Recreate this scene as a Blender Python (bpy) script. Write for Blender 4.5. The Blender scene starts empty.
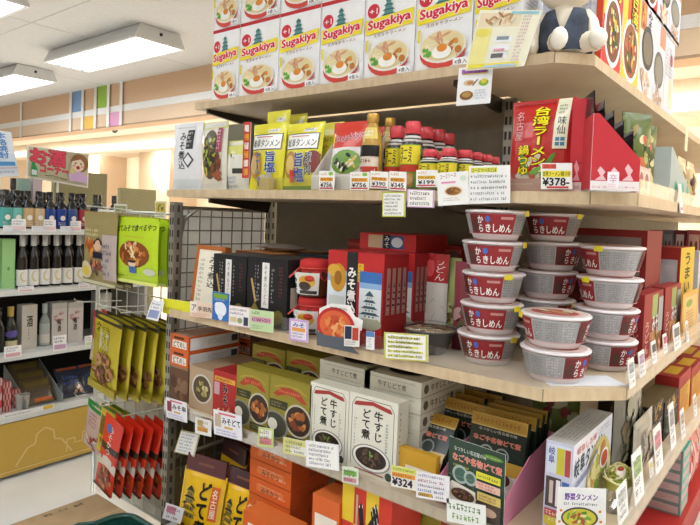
import bpy, math, random
from mathutils import Vector, Matrix

SC = bpy.context.scene
COL = SC.collection
PI = math.pi
H = 1.47                       # eye height above the floor

# ---------------------------------------------------------------- camera
YAW, PITCH, ROLL = math.radians(38.39), math.radians(2.0), math.radians(2.2642)
FPX, PX, PY = 591.0, 350.0, 237.1
_f = Vector((-math.sin(YAW) * math.cos(PITCH), math.cos(YAW) * math.cos(PITCH), -math.sin(PITCH)))
_r0 = Vector((math.cos(YAW), math.sin(YAW), 0))
_u0 = _r0.cross(_f)
CR = math.cos(ROLL) * _r0 + math.sin(ROLL) * _u0
CU = -math.sin(ROLL) * _r0 + math.cos(ROLL) * _u0
EYE = Vector((0, 0, H))
cam_data = bpy.data.cameras.new('camera')
cam = bpy.data.objects.new('camera', cam_data)
COL.objects.link(cam)
M = Matrix((CR, CU, -_f)).transposed().to_4x4()
M.translation = EYE
cam.matrix_world = M
cam_data.sensor_width = 36
cam_data.lens = FPX / 700 * 36
cam_data.shift_y = -(262.5 - PY) / 700
cam_data.clip_start = 0.02
SC.camera = cam

def ray(x, y):
    return (x - PX) / FPX * CR - (y - PY) / FPX * CU + _f
def AY(x, y, Y):               # point on the plane y = Y
    d = ray(x, y); return EYE + d * (Y / d.y)
def AX(x, y, X):
    d = ray(x, y); return EYE + d * (X / d.x)
def AZ(x, y, Z):
    d = ray(x, y); return EYE + d * ((Z - H) / d.z)

# ---------------------------------------------------------------- materials
_MATS = {}
def lin(c):
    return tuple((v / 12.92 if v <= 0.04045 else ((v + 0.055) / 1.055) ** 2.4) for v in c)
def hexc(h):
    h = h.lstrip('#')
    return tuple(int(h[i:i + 2], 16) / 255 for i in (0, 2, 4))
def mat(col, kind='paper'):
    """a procedural material: colour broken up by a little noise; kind sets the finish"""
    key = (col, kind)
    if key in _MATS: return _MATS[key]
    m = bpy.data.materials.new(kind + '_' + col.strip('#')); m.use_nodes = True
    nt = m.node_tree; b = nt.nodes['Principled BSDF']
    c = lin(hexc(col))
    n = nt.nodes.new('ShaderNodeTexNoise'); n.inputs['Scale'].default_value = 35; n.inputs['Detail'].default_value = 3
    tc = nt.nodes.new('ShaderNodeTexCoord'); nt.links.new(tc.outputs['Object'], n.inputs['Vector'])
    mx = nt.nodes.new('ShaderNodeMix'); mx.data_type = 'RGBA'
    k = 0.93
    mx.inputs['A'].default_value = (c[0] * k, c[1] * k, c[2] * k, 1)
    mx.inputs['B'].default_value = (min(1, c[0] * 1.05), min(1, c[1] * 1.05), min(1, c[2] * 1.05), 1)
    nt.links.new(n.outputs['Fac'], mx.inputs['Factor'])
    nt.links.new(mx.outputs['Result'], b.inputs['Base Color'])
    rough, spec, metal = {'paper': (.55, .35, 0), 'matte': (.8, .2, 0), 'gloss': (.22, .5, 0), 'foil': (.3, .6, .55),
                          'plastic': (.35, .5, 0), 'metal': (.38, .5, .75), 'cloth': (.95, .1, 0)}.get(kind, (.5, .4, 0))
    b.inputs['Roughness'].default_value = rough
    b.inputs['Specular IOR Level'].default_value = spec
    b.inputs['Metallic'].default_value = metal
    if kind in ('cloth', 'foil'):
        bp = nt.nodes.new('ShaderNodeBump'); bp.inputs['Strength'].default_value = .35
        n2 = nt.nodes.new('ShaderNodeTexNoise'); n2.inputs['Scale'].default_value = 220 if kind == 'cloth' else 40
        nt.links.new(tc.outputs['Object'], n2.inputs['Vector'])
        nt.links.new(n2.outputs['Fac'], bp.inputs['Height']); nt.links.new(bp.outputs['Normal'], b.inputs['Normal'])
    _MATS[key] = m
    return m
def clear_mat(name, tint, gloss_col=(1, 1, 1), amt=.12, rough=.04):
    key = (name, 'clear')
    if key in _MATS: return _MATS[key]
    m = bpy.data.materials.new(name); m.use_nodes = True
    nt = m.node_tree; nt.nodes.remove(nt.nodes['Principled BSDF'])
    out = nt.nodes['Material Output']
    tr = nt.nodes.new('ShaderNodeBsdfTransparent'); tr.inputs['Color'].default_value = (*tint, 1)
    gl = nt.nodes.new('ShaderNodeBsdfGlossy'); gl.inputs['Color'].default_value = (*gloss_col, 1); gl.inputs['Roughness'].default_value = rough
    lw = nt.nodes.new('ShaderNodeLayerWeight'); lw.inputs['Blend'].default_value = .25
    mu = nt.nodes.new('ShaderNodeMath'); mu.operation = 'MULTIPLY_ADD'; mu.inputs[1].default_value = .5; mu.inputs[2].default_value = amt
    nt.links.new(lw.outputs['Fresnel'], mu.inputs[0])
    ms = nt.nodes.new('ShaderNodeMixShader')
    nt.links.new(mu.outputs[0], ms.inputs[0]); nt.links.new(tr.outputs[0], ms.inputs[1]); nt.links.new(gl.outputs[0], ms.inputs[2])
    nt.links.new(ms.outputs[0], out.inputs['Surface'])
    _MATS[key] = m
    return m
def glow_mat(name, col, strength):
    key = (name, 'glow')
    if key in _MATS: return _MATS[key]
    m = bpy.data.materials.new(name); m.use_nodes = True
    nt = m.node_tree; nt.nodes.remove(nt.nodes['Principled BSDF'])
    e = nt.nodes.new('ShaderNodeEmission'); e.inputs['Color'].default_value = (*lin(hexc(col)), 1); e.inputs['Strength'].default_value = strength
    nt.links.new(e.outputs[0], nt.nodes['Material Output'].inputs['Surface'])
    _MATS[key] = m
    return m
def surface_mat(name, c1, c2, scale, rough=.6, stretch=(1, 1, 1), bump=0.0, detail=6):
    key = (name, 'surf')
    if key in _MATS: return _MATS[key]
    m = bpy.data.materials.new(name); m.use_nodes = True
    nt = m.node_tree; b = nt.nodes['Principled BSDF']
    tc = nt.nodes.new('ShaderNodeTexCoord'); mp = nt.nodes.new('ShaderNodeMapping'); mp.inputs['Scale'].default_value = stretch
    n = nt.nodes.new('ShaderNodeTexNoise'); n.inputs['Scale'].default_value = scale; n.inputs['Detail'].default_value = detail
    cr = nt.nodes.new('ShaderNodeValToRGB')
    cr.color_ramp.elements[0].position = .3; cr.color_ramp.elements[1].position = .7
    cr.color_ramp.elements[0].color = (*lin(hexc(c1)), 1); cr.color_ramp.elements[1].color = (*lin(hexc(c2)), 1)
    nt.links.new(tc.outputs['Object'], mp.inputs['Vector']); nt.links.new(mp.outputs['Vector'], n.inputs['Vector'])
    nt.links.new(n.outputs['Fac'], cr.inputs['Fac']); nt.links.new(cr.outputs['Color'], b.inputs['Base Color'])
    b.inputs['Roughness'].default_value = rough
    if bump:
        bp = nt.nodes.new('ShaderNodeBump'); bp.inputs['Strength'].default_value = bump
        nt.links.new(n.outputs['Fac'], bp.inputs['Height']); nt.links.new(bp.outputs['Normal'], b.inputs['Normal'])
    _MATS[key] = m
    return m
def frost_mat():
    m = bpy.data.materials.new('frosted_grey_sheet'); m.use_nodes = True
    nt = m.node_tree; nt.nodes.remove(nt.nodes['Principled BSDF'])
    d = nt.nodes.new('ShaderNodeBsdfDiffuse'); t = nt.nodes.new('ShaderNodeBsdfTranslucent')
    n = nt.nodes.new('ShaderNodeTexNoise'); n.inputs['Scale'].default_value = 4
    r = nt.nodes.new('ShaderNodeValToRGB'); r.color_ramp.elements[0].color = (.62, .61, .60, 1); r.color_ramp.elements[1].color = (.95, .94, .93, 1)
    nt.links.new(n.outputs['Fac'], r.inputs['Fac'])
    for b in (d, t): nt.links.new(r.outputs['Color'], b.inputs['Color'])
    x = nt.nodes.new('ShaderNodeMixShader'); x.inputs[0].default_value = .62
    nt.links.new(d.outputs[0], x.inputs[1]); nt.links.new(t.outputs[0], x.inputs[2]); nt.links.new(x.outputs[0], nt.nodes['Material Output'].inputs['Surface'])
    return m
ACRYLIC = clear_mat('clear_acrylic', (.96, .97, .97), amt=.05)
CELLO = clear_mat('clear_film', (.97, .97, .97), amt=.06, rough=.15)
GLASS = clear_mat('clear_glass', (.85, .92, .9), amt=.1)
WOOD = surface_mat('pale_wood_laminate', 'CDB797', 'DCC9AA', 6, .45, (1, 1, 9))
WOODEND = surface_mat('wood_edge_band', 'C3A985', 'D6C09C', 8, .5, (6, 6, 2))

# ---------------------------------------------------------------- lettering
_GL = {}
def glyphs(t, bold=0.0):
    key = (t, bold)
    if key in _GL: return _GL[key]
    c = bpy.data.curves.new('lettering', 'FONT'); c.body = t; c.resolution_u = 2; c.offset = bold
    o = bpy.data.objects.new('lettering', c); COL.objects.link(o)
    me = o.evaluated_get(bpy.context.evaluated_depsgraph_get()).to_mesh()
    vs = [(v.co.x, v.co.y) for v in me.vertices]; fs = [tuple(p.vertices) for p in me.polygons]
    o.evaluated_get(bpy.context.evaluated_depsgraph_get()).to_mesh_clear()
    bpy.data.objects.remove(o); bpy.data.curves.remove(c)
    if not vs: r = ([], [], (0, 0, 1, 1))
    else: r = (vs, fs, (min(v[0] for v in vs), min(v[1] for v in vs), max(v[0] for v in vs), max(v[1] for v in vs)))
    _GL[key] = r
    return r

# ---------------------------------------------------------------- mesh builder
class Pk:
    """collects shapes and the print on them; build() links them as ONE mesh object"""
    def __init__(s, seed=1):
        s.v = []; s.f = []; s.fm = []; s.mats = []; s.sm = []; s.rng = random.Random(seed)
        s.map = None; s.w = s.h = 1; s.L = 0; s.step = .00025; s.sx = s.sy = 1; s.kind = 'paper'
    def mi(s, col):
        m = mat(col, s.kind) if isinstance(col, str) else col
        if m not in s.mats: s.mats.append(m)
        return s.mats.index(m)
    def add(s, vs, fs, col, smooth=False):
        k = len(s.v); s.v += [tuple(p) for p in vs]; i = s.mi(col)
        for f in fs:
            s.f.append(tuple(k + j for j in f)); s.fm.append(i); s.sm.append(smooth)
    def box(s, x0, y0, z0, x1, y1, z1, col, front=None, right=None, top=None, left=None):
        p = [(x0, y0, z0), (x1, y0, z0), (x1, y1, z0), (x0, y1, z0), (x0, y0, z1), (x1, y0, z1), (x1, y1, z1), (x0, y1, z1)]
        F = [((0, 1, 5, 4), front), ((1, 2, 6, 5), right), ((4, 5, 6, 7), top), ((3, 0, 4, 7), left), ((2, 3, 7, 6), None), ((0, 3, 2, 1), None)]
        k = len(s.v); s.v += p
        for f, c in F:
            s.f.append(tuple(k + j for j in f)); s.fm.append(s.mi(c or col)); s.sm.append(False)
    def rbox(s, x0, y0, z0, x1, y1, z1, col, c=.004):
        """box with chamfered vertical edges"""
        q = [(x0 + c, y0), (x1 - c, y0), (x1, y0 + c), (x1, y1 - c), (x1 - c, y1), (x0 + c, y1), (x0, y1 - c), (x0, y0 + c)]
        s.prism(q, z0, z1, col)
    def prism(s, q, z0, z1, col, top=None):
        n = len(q)
        s.add([(x, y, z0) for x, y in q] + [(x, y, z1) for x, y in q],
              [(i, (i + 1) % n, n + (i + 1) % n, n + i) for i in range(n)] + [tuple(range(n - 1, -1, -1))], col)
        s.add([(x, y, z1) for x, y in q], [tuple(range(n))], top or col)
    def extr(s, q, y0, y1, col, side=None):
        """polygon in x,z pushed from y0 to y1"""
        n = len(q)
        s.add([(x, y0, z) for x, z in q], [tuple(range(n))], col)
        s.add([(x, y1, z) for x, z in q], [tuple(range(n - 1, -1, -1))], col)
        s.add([(x, y0, z) for x, z in q] + [(x, y1, z) for x, z in q], [(i, n + i, n + (i + 1) % n, (i + 1) % n) for i in range(n)], side or col)
    def lathe(s, prof, col, n=20, cx=0, cy=0, cap0=True, cap1=True, smooth=True, sxy=(1, 1)):
        vs = []; fs = []
        for r, z in prof:
            for i in range(n):
                a = 2 * PI * i / n; vs.append((cx + r * math.cos(a) * sxy[0], cy + r * math.sin(a) * sxy[1], z))
        for j in range(len(prof) - 1):
            for i in range(n):
                fs.append((j * n + i, j * n + (i + 1) % n, (j + 1) * n + (i + 1) % n, (j + 1) * n + i))
        s.add(vs, fs, col, smooth)
        if cap0: s.add([vs[i] for i in range(n)], [tuple(range(n - 1, -1, -1))], col)
        if cap1: s.add(vs[-n:], [tuple(range(n))], col)
    def tube(s, pts, r, col, n=6):
        pts = [Vector(p) for p in pts]; vs = []; fs = []
        for i, p in enumerate(pts):
            d = (pts[min(i + 1, len(pts) - 1)] - pts[max(i - 1, 0)]).normalized()
            a = d.cross(Vector((0, 0, 1)) if abs(d.z) < .9 else Vector((1, 0, 0))).normalized(); b = d.cross(a)
            for k in range(n):
                t = 2 * PI * k / n; vs.append(p + r * (math.cos(t) * a + math.sin(t) * b))
        for i in range(len(pts) - 1):
            for k in range(n): fs.append((i * n + k, i * n + (k + 1) % n, (i + 1) * n + (k + 1) % n, (i + 1) * n + k))
        fs.append(tuple(range(n))); fs.append(tuple(range(len(vs) - 1, len(vs) - n - 1, -1)))
        s.add(vs, fs, col, True)
    def ball(s, c, r, col, n=12, m=8):
        rx, ry, rz = r if isinstance(r, tuple) else (r, r, r)
        vs = []; fs = []
        for j in range(m + 1):
            th = PI * j / m
            for i in range(n):
                a = 2 * PI * i / n
                vs.append((c[0] + rx * math.sin(th) * math.cos(a), c[1] + ry * math.sin(th) * math.sin(a), c[2] + rz * math.cos(th)))
        for j in range(m):
            for i in range(n): fs.append((j * n + i, (j + 1) * n + i, (j + 1) * n + (i + 1) % n, j * n + (i + 1) % n))
        s.add(vs, fs, col, True)
    # --- print on a face: x, y run 0..1 across the face
    def face(s, fn, w, h, sx=1, sy=1, step=.00025):
        if w <= 0 or h <= 0: print('BAD FACE', w, h)
        s.map = fn; s.w = w; s.h = h; s.L = 0; s.sx = sx; s.sy = sy; s.step = step
        return s
    def flat(s, o, u, v, w, h, step=.00025):
        o, u, v = Vector(o), Vector(u), Vector(v); n = u.cross(v)
        return s.face(lambda a, b, l: o + u * (a * w) + v * (b * h) + n * l, w, h, 1, 1, step)
    def front(s, w, h, y=0, z=0, x=None): return s.flat((-w / 2 if x is None else x, y, z), (1, 0, 0), (0, 0, 1), w, h)
    def right(s, w, d, h, z=0): return s.flat((w / 2, 0, z), (0, 1, 0), (0, 0, 1), d, h)
    def top(s, w, d, h): return s.flat((-w / 2, 0, h), (1, 0, 0), (0, 1, 0), w, d)
    def lay(s, vs, fs, col):
        s.L += s.step
        s.add([s.map(min(1, max(0, x)), min(1, max(0, y)), s.L) for x, y in vs], fs, col)
        return s
    def rect(s, x0, y0, x1, y1, col):
        nx = max(1, math.ceil(abs(x1 - x0) * s.sx)); ny = max(1, math.ceil(abs(y1 - y0) * s.sy))
        vs = [(x0 + (x1 - x0) * i / nx, y0 + (y1 - y0) * j / ny) for j in range(ny + 1) for i in range(nx + 1)]
        fs = [(j * (nx + 1) + i, j * (nx + 1) + i + 1, (j + 1) * (nx + 1) + i + 1, (j + 1) * (nx + 1) + i) for j in range(ny) for i in range(nx)]
        return s.lay(vs, fs, col)
    def ell(s, cx, cy, rx, ry=None, col='FFFFFF', n=18, rot=0):
        if ry is None: ry = rx * s.w / s.h
        vs = [(cx, cy)]; fs = []
        rings = 1 if s.sx <= 1 else 3
        ar = s.w / s.h
        for k in range(1, rings + 1):
            for i in range(n):
                a = 2 * PI * i / n
                ex = rx * math.cos(a) * k / rings; ey = ry * math.sin(a) * k / rings
                if rot: ex, ey = ex * math.cos(rot) - ey / ar * math.sin(rot), ex * ar * math.sin(rot) + ey * math.cos(rot)
                vs.append((cx + ex, cy + ey))
        for i in range(n): fs.append((0, 1 + i, 1 + (i + 1) % n))
        for k in range(rings - 1):
            for i in range(n): fs.append((1 + k * n + i, 1 + (k + 1) * n + i, 1 + (k + 1) * n + (i + 1) % n, 1 + k * n + (i + 1) % n))
        return s.lay(vs, fs, col)
    def poly(s, pts, col): return s.lay(pts, [tuple(range(len(pts)))], col)
    def line(s, pts, wd, col):
        """polyline; wd as a share of the face width"""
        vs = []; fs = []; ar = s.w / s.h
        for (xa, ya), (xb, yb) in zip(pts, pts[1:]):
            dx, dy = (xb - xa), (yb - ya) / ar; l = math.hypot(dx, dy) or 1
            nx, ny = -dy / l * wd / 2, dx / l * wd / 2 * ar
            k = len(vs); vs += [(xa - nx, ya - ny), (xb - nx, yb - ny), (xb + nx, yb + ny), (xa + nx, ya + ny)]; fs.append((k, k + 1, k + 2, k + 3))
        return s.lay(vs, fs, col)
    def text(s, t, x0, y0, x1, y1, col, vert=False, bold=0.0, out=None, slant=0.0, rise=0.0, ow=.05):
        """lettering that fills the patch; bold and out thicken it by laying shifted copies"""
        cells = []
        if vert:
            n = len(t); hh = (y1 - y0) / n
            for i, ch in enumerate(t): cells.append((ch, x0, y1 - hh * (i + 1), x1, y1 - hh * i))
        else: cells.append((t, x0, y0, x1, y1))
        o = ow
        for c, sh in ((out, [(o, 0), (-o, 0), (0, o), (0, -o), (o * .7, o * .7), (-o * .7, o * .7), (o * .7, -o * .7), (-o * .7, -o * .7)]), (col, [(0, 0)] if bold <= 0 else [(bold * .45, 0), (-bold * .45, 0), (0, bold * .45), (0, -bold * .45)])):
            if c is None: continue
            for dx, dy in sh:
                vs = []; fs = []
                for ch, a, b, x, y in cells: s._put(ch, a, b, x, y, dx, dy, vert, slant, rise, vs, fs)
                if vs: s.L -= s.step * .75; s.lay(vs, fs, c)
            s.L += s.step * .5
        return s
    def _put(s, t, x0, y0, x1, y1, dx, dy, vert, slant, rise, vs, fs):
        if vert and t == 'ー':
            m = (x0 + x1) / 2 + dx * (x1 - x0); w = (x1 - x0) * .055; y = dy * (y1 - y0); k = len(vs)
            vs += [(m - w, y0 + y + .1 * (y1 - y0)), (m + w, y0 + y + .1 * (y1 - y0)), (m + w, y1 + y - .1 * (y1 - y0)), (m - w, y1 + y - .1 * (y1 - y0))]; fs.append((k, k + 1, k + 2, k + 3)); return
        gv, gf, bb = glyphs(t)
        if not gv: return
        if vert: bb = (0.0, -.12, 1.0, .88)
        kx = (x1 - x0) / max(1e-6, bb[2] - bb[0]); ky = (y1 - y0) / max(1e-6, bb[3] - bb[1]); k = len(vs)
        for a, b in gv:
            x = x0 + (a + dx - bb[0]) * kx; y = y0 + (b + dy - bb[1]) * ky
            vs.append((x + slant * (y - y0), y + rise * (x - x0)))
        fs += [tuple(k + q for q in f) for f in gf]
    def scrib(s, x0, y0, x1, y1, rows, col, dens=1.0):
        """rows of print too fine to read"""
        rng = s.rng; rh = (y1 - y0) / rows; cw = max(.012, rh * .55 * s.h / s.w / dens)
        vs = []; fs = []
        for j in range(rows):
            yb = y1 - (j + .82) * rh; x = x0; end = x1 - rng.random() * (x1 - x0) * (.25 if rows > 1 else .02)
            while x + cw < end:
                g = cw * rng.uniform(.62, .86); hh = rh * rng.uniform(.5, .68)
                if rng.random() < .94:
                    st = [(0, rng.uniform(.7, .85), 1, .16)] if rng.random() < .6 else [(0, .42, 1, .16)]
                    st += [(rng.uniform(.1, .6), 0, .22, 1)]
                    st += [(rng.uniform(0, .3), rng.uniform(.05, .35), .7, .16)]
                    if rng.random() < .5: st += [(rng.choice((0, .76)), 0, .22, rng.uniform(.4, .8))]
                    for a, b, c, d in st:
                        k = len(vs); xa, ya = x + a * g, yb + b * hh; xb, yb2 = x + min(1, a + c) * g, yb + min(1.0, b + d) * hh
                        vs += [(xa, ya), (xb, ya), (xb, yb2), (xa, yb2)]; fs.append((k, k + 1, k + 2, k + 3))
                x += cw
        return s.lay(vs, fs, col) if vs else s
    def blobs(s, cx, cy, rx, ry, cols, n, size=.25, rot=True):
        """bits of food scattered in an ellipse"""
        rng = s.rng
        for i in range(n):
            a = rng.uniform(0, 2 * PI); q = math.sqrt(rng.random()) * .85
            s.ell(cx + rx * q * math.cos(a), cy + ry * q * math.sin(a), rx * size * rng.uniform(.6, 1.2), ry * size * rng.uniform(.5, 1.0), rng.choice(cols), 8,
                  rng.uniform(0, PI) if rot else 0)
            s.L -= s.step * .8
        s.L += s.step * 1.5
        return s
    def ramen(s, cx, cy, rx, ry, rim='F4F0E6', body='D8483C', soup='EBD9A4', egg=True):
        s.ell(cx, cy - ry * .32, rx * .96, ry * .9, body, 20)
        s.ell(cx, cy, rx, ry * .92, rim, 22); s.ell(cx, cy + ry * .02, rx * .92, ry * .82, soup, 22)
        for k in range(5): s.line([(cx - rx * .7 + rx * .28 * i, cy - ry * (.3 - .12 * k) + ry * .07 * math.sin(i * 1.6 + k)) for i in range(6)], rx * .05, 'F6EBC4')
        s.blobs(cx, cy + ry * .42, rx * .6, ry * .25, ['D9A27C', 'C98D66', 'E4BB98'], 7, .4)
        s.blobs(cx - rx * .6, cy - ry * .25, rx * .22, ry * .3, ['5FA63E', '7CBC4E', '3F8A2E'], 7, .5)
        s.blobs(cx + rx * .55, cy - ry * .1, rx * .25, ry * .35, ['C47A2E', 'D9953F'], 5, .6)
        if egg: s.ell(cx, cy - ry * .35, rx * .42, ry * .36, 'FBF8EE', 14).ell(cx + rx * .02, cy - ry * .12, rx * .22, ry * .22, 'E08A2C', 12)
        return s
    def tower(s, cx, y0, w, h, wall='E9E6DC', roof='4C8A86'):
        """tiered castle keep"""
        n = 4; th = h * .9 / n
        for k in range(n):
            ww = w * (1 - k * .19); yb = y0 + th * k
            s.rect(cx - ww * .36, yb, cx + ww * .36, yb + th * .72, wall)
            for e in (-.2, 0, .2): s.rect(cx + ww * (e - .04), yb + th * .2, cx + ww * (e + .04), yb + th * .45, roof); s.L -= s.step
            s.poly([(cx - ww * .54, yb + th * .58), (cx - ww * .48, yb + th * .66), (cx - ww * .3, yb + th * 1.02), (cx + ww * .3, yb + th * 1.02), (cx + ww * .48, yb + th * .66), (cx + ww * .54, yb + th * .58)], roof)
        s.poly([(cx - w * .14, y0 + h * .9), (cx + w * .14, y0 + h * .9), (cx, y0 + h)], roof)
        return s
    def build(s, name, parent=None, loc=None, rot=None):
        me = bpy.data.meshes.new(name)
        me.from_pydata(s.v, [], s.f)
        for m in s.mats: me.materials.append(m)
        me.polygons.foreach_set('material_index', s.fm)
        me.polygons.foreach_set('use_smooth', s.sm)
        me.update()
        o = bpy.data.objects.new(name, me); COL.objects.link(o)
        if parent is not None: o.parent = parent
        if loc is not None: o.location = loc
        if rot is not None: o.rotation_euler = rot
        return o

# ---------------------------------------------------------------- scene tree
ALL_LABELS = {}
def tag(o, label, cat, group=None, kind=None):
    o['label'] = label; o['category'] = cat
    ALL_LABELS[label] = ALL_LABELS.get(label, 0) + 1
    if group: o['group'] = group
    if kind: o['kind'] = kind
    return o
def empty(name, loc=(0, 0, 0), rot=(0, 0, 0)):
    o = bpy.data.objects.new(name, None); o.empty_display_size = .05; COL.objects.link(o)
    o.location = loc; o.rotation_euler = rot
    return o
def struct(name, pk, parent=None):
    o = pk.build(name, parent)
    if parent is None: o['kind'] = 'structure'
    return o
def kids(o): return [c for c in COL.objects if c.parent == o]
def dup(o, parent=None):
    c = o.copy(); COL.objects.link(c)
    if parent is not None: c.parent = parent
    for k in kids(o): dup(k, c)
    return c
class Maker:
    """hands out a thing: the first time the prototype itself, afterwards copies of it and its parts"""
    def __init__(s, make): s.make = make; s.first = None; s.used = False
    def __call__(s, loc, label, cat, group=None, rot=(0, 0, 0), scale=None):
        if s.first is None: s.first = s.make(); o = s.first
        else: o = dup(s.first)
        o.location = loc; o.rotation_euler = rot
        if scale: o.scale = scale
        return tag(o, label, cat, group)
ORD = ['first', 'second', 'third', 'fourth', 'fifth', 'sixth', 'seventh', 'eighth', 'ninth', 'tenth', 'eleventh', 'twelfth', 'thirteenth', 'fourteenth', 'fifteenth', 'sixteenth']

def span(x0, x1, yt, yb, Y):
    """what a patch of the photograph measures on the plane y = Y: left, right, bottom, top"""
    ym = (yt + yb) / 2; xm = (x0 + x1) / 2
    return AY(x0, ym, Y).x, AY(x1, ym, Y).x, AY(xm, yb, Y).z, AY(xm, yt, Y).z

def bag_mesh(pk, w, h, t, base, back=None, nx=8, ny=10, seal=.06, kind='gloss', lean=0.0):
    """a filled pouch, x -w/2..w/2, z 0..h, front bulging to -y; leaves the front as the face to print on"""
    def bul(a, b):
        e = max(0, min(1, (b - seal) / (1 - 2 * seal)))
        return (math.sin(PI * max(0, min(1, a))) ** .6) * (math.sin(PI * e) ** .55 if 0 < e < 1 else 0)
    def fr(a, b, l): return Vector(((a - .5) * w * (1 - .05 * bul(.5, b)), -t / 2 * bul(a, b) - .0008 - l + lean * b, b * h))
    def bk(a, b, l): return Vector(((a - .5) * w * (1 - .05 * bul(.5, b)), t / 2 * bul(a, b) + .0008 + l + lean * b, b * h))
    k0 = pk.kind; pk.kind = kind
    for fn, flip, col in ((fr, False, base), (bk, True, back or base)):
        vs = [fn(i / nx, j / ny, 0) for j in range(ny + 1) for i in range(nx + 1)]
        fs = []
        for j in range(ny):
            for i in range(nx):
                q = (j * (nx + 1) + i, j * (nx + 1) + i + 1, (j + 1) * (nx + 1) + i + 1, (j + 1) * (nx + 1) + i)
                fs.append(q[::-1] if flip else q)
        pk.add(vs, fs, col, True)
    pk.face(fr, w, h, 10, 12, .0004)
    return pk
# ================================================================ the setting
ZC = 2.97
def slab(name, x0, y0, z0, x1, y1, z1, m, parent=None):
    p = Pk(); p.box(x0, y0, z0, x1, y1, z1, m); return struct(name, p, parent)
FLOORM = surface_mat('glossy_vinyl_floor', 'E4E4E2', 'EFEFEC', 3, .18)
CEILM = surface_mat('matte_ceiling_board', 'D2CFCA', 'DBD8D2', 30, .9)
slab('floor', -17, -5, -.1, 5, 10.2, 0, FLOORM)
p = Pk(); p.box(-17, -5, ZC, 5, 4.05, ZC + .08, CEILM)
for x in (-12.4, -10.6, -8.8, -7.0, -5.2, -3.4, -1.6, .2, 2.0): p.box(x, -5, ZC - .002, x + .006, 3.86, ZC, 'BDB8B0')
for y in (-3.2, -1.4, .4, 2.2): p.box(-17, y, ZC - .002, 5, y + .006, ZC, 'BDB8B0')
struct('ceiling', p)
WALLM = surface_mat('beige_wall_paint', 'DFCFB8', 'E6D7C2', 4, .8)
slab('wall_left', -17.1, -5, 0, -17, 10.2, 3.3, WALLM)
slab('wall_right', 5, -5, 0, 5.1, 10.2, 3.3, WALLM)
slab('wall_front', -17, -5.1, 0, 5, -5, 3.3, WALLM)
# header beam with stripes and coloured squares
p = Pk()
p.box(-16.9, 3.86, 2.45, 4.9, 4.05, ZC, 'DDB894')
f = p.flat((-16.9, 3.86, 2.45), (1, 0, 0), (0, 0, 1), 21.8, .52, .002)
def hx(X): return (X + 16.9) / 21.8
def hz(z): return (z - 2.45) / .52
f.rect(0, 0, 1, hz(2.62), 'EBCFAE')
f.rect(0, 0, 1, .035, 'B8997A')
f.rect(0, hz(2.62), 1, hz(2.70), 'F3F1EC')
for a, b, z0, z1, c in ((-7.83, -7.57, 2.70, 2.97, '7FA3CE'), (-7.18, -6.93, 2.70, 2.97, '9CC64B'), (-7.50, -7.25, 2.455, 2.62, 'F0C05A'), (-6.88, -6.64, 2.455, 2.62, 'EBA9CF')):
    f.rect(hx(a), hz(z0), hx(b), hz(z1), c)
for X in (-9.37, -7.86, -7.54, -7.215, -6.905, -6.61, -4.2, -2.9): f.rect(hx(X - .032), 0, hx(X + .032), 1, 'F3F1EC')
struct('beam_header', p)
# the shop beyond the header
p = Pk(); p.box(-17, 4.05, 2.86, 5, 10.2, 2.94, 'EADBC4'); struct('ceiling_beyond', p)
p = Pk(); p.box(-17, 6.2, 2.56, 5, 6.5, 2.86, 'F0E4CE'); p.box(-17, 6.16, 2.60, 5, 6.2, 2.70, glow_mat('cove_light', 'FFF3E0', 4.0)); struct('trim_1', p)
slab('wall_back', -17, 9.1, 0, 5, 9.2, 2.9, surface_mat('tan_wall_paint', 'DCC8AE', 'E4D2BA', 3, .85))
p = Pk()
for a in (-16.6, -13.4, -10.0): p.box(a, 8.3, 0, a + 1.3, 9.1, 2.86, 'DAC5AA')
struct('wall_pier', p)
# camera-like downlight under the far ceiling
def housing_light():
    r = empty('hanging_light_box')
    p = Pk(); w, d, h = 1.6, .47, .11
    q = [(-w / 2, 0, -h), (w / 2, 0, -h), (w / 2, d, -h), (-w / 2, d, -h)]
    s = .05
    t = [(-w / 2 + .01, s, 0), (w / 2 - .01, s, 0), (w / 2 - .01, d - s, 0), (-w / 2 + .01, d - s, 0)]
    p.add(q + t, [(0, 4, 5, 1), (1, 5, 6, 2), (2, 6, 7, 3), (3, 7, 4, 0), (4, 7, 6, 5)], mat('D8D8D6', 'plastic'))
    e = .025
    for a, b, c, dd in ((-w / 2, 0, w / 2, e), (-w / 2, d - e, w / 2, d), (-w / 2, e, -w / 2 + e, d - e), (w / 2 - e, e, w / 2, d - e)):
        p.box(a, b, -h - .012, c, dd, -h, mat('E4E4E2', 'plastic'))
    p.ball((w / 2 - .002, d * .5, -h * .45), .014, '2A2622', 10, 6)
    p.build('housing', r)
    p = Pk(); p.box(-w / 2 + e, e, -h - .006, w / 2 - e, d - e, -h - .002, glow_mat('lamp_panel', 'F4F9FF', 10.5)); p.build('diffuser', r)
    for k in range(3):
        p = Pk(); y = d * (.25 + .25 * k); p.tube([(-w / 2 + .05, y, -h - .014), (-w / 2 + .22, y, -h - .014)], .012, 'A9D4E4'); p.build('lamp_holder', r)
    return r
light = Maker(housing_light)
light((-5.16, 2.64, ZC - .005), 'white ceiling light box seen whole, above the coloured squares of the header', 'ceiling light', 'ceiling light boxes')
light((-7.60, 2.70, ZC - .005), 'white ceiling light box at the far left edge, farther along the row', 'ceiling light', 'ceiling light boxes')
light((-5.20, 1.38, ZC - .005), 'white ceiling light box cut off by the top left corner', 'ceiling light', 'ceiling light boxes')
k = 0
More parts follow.
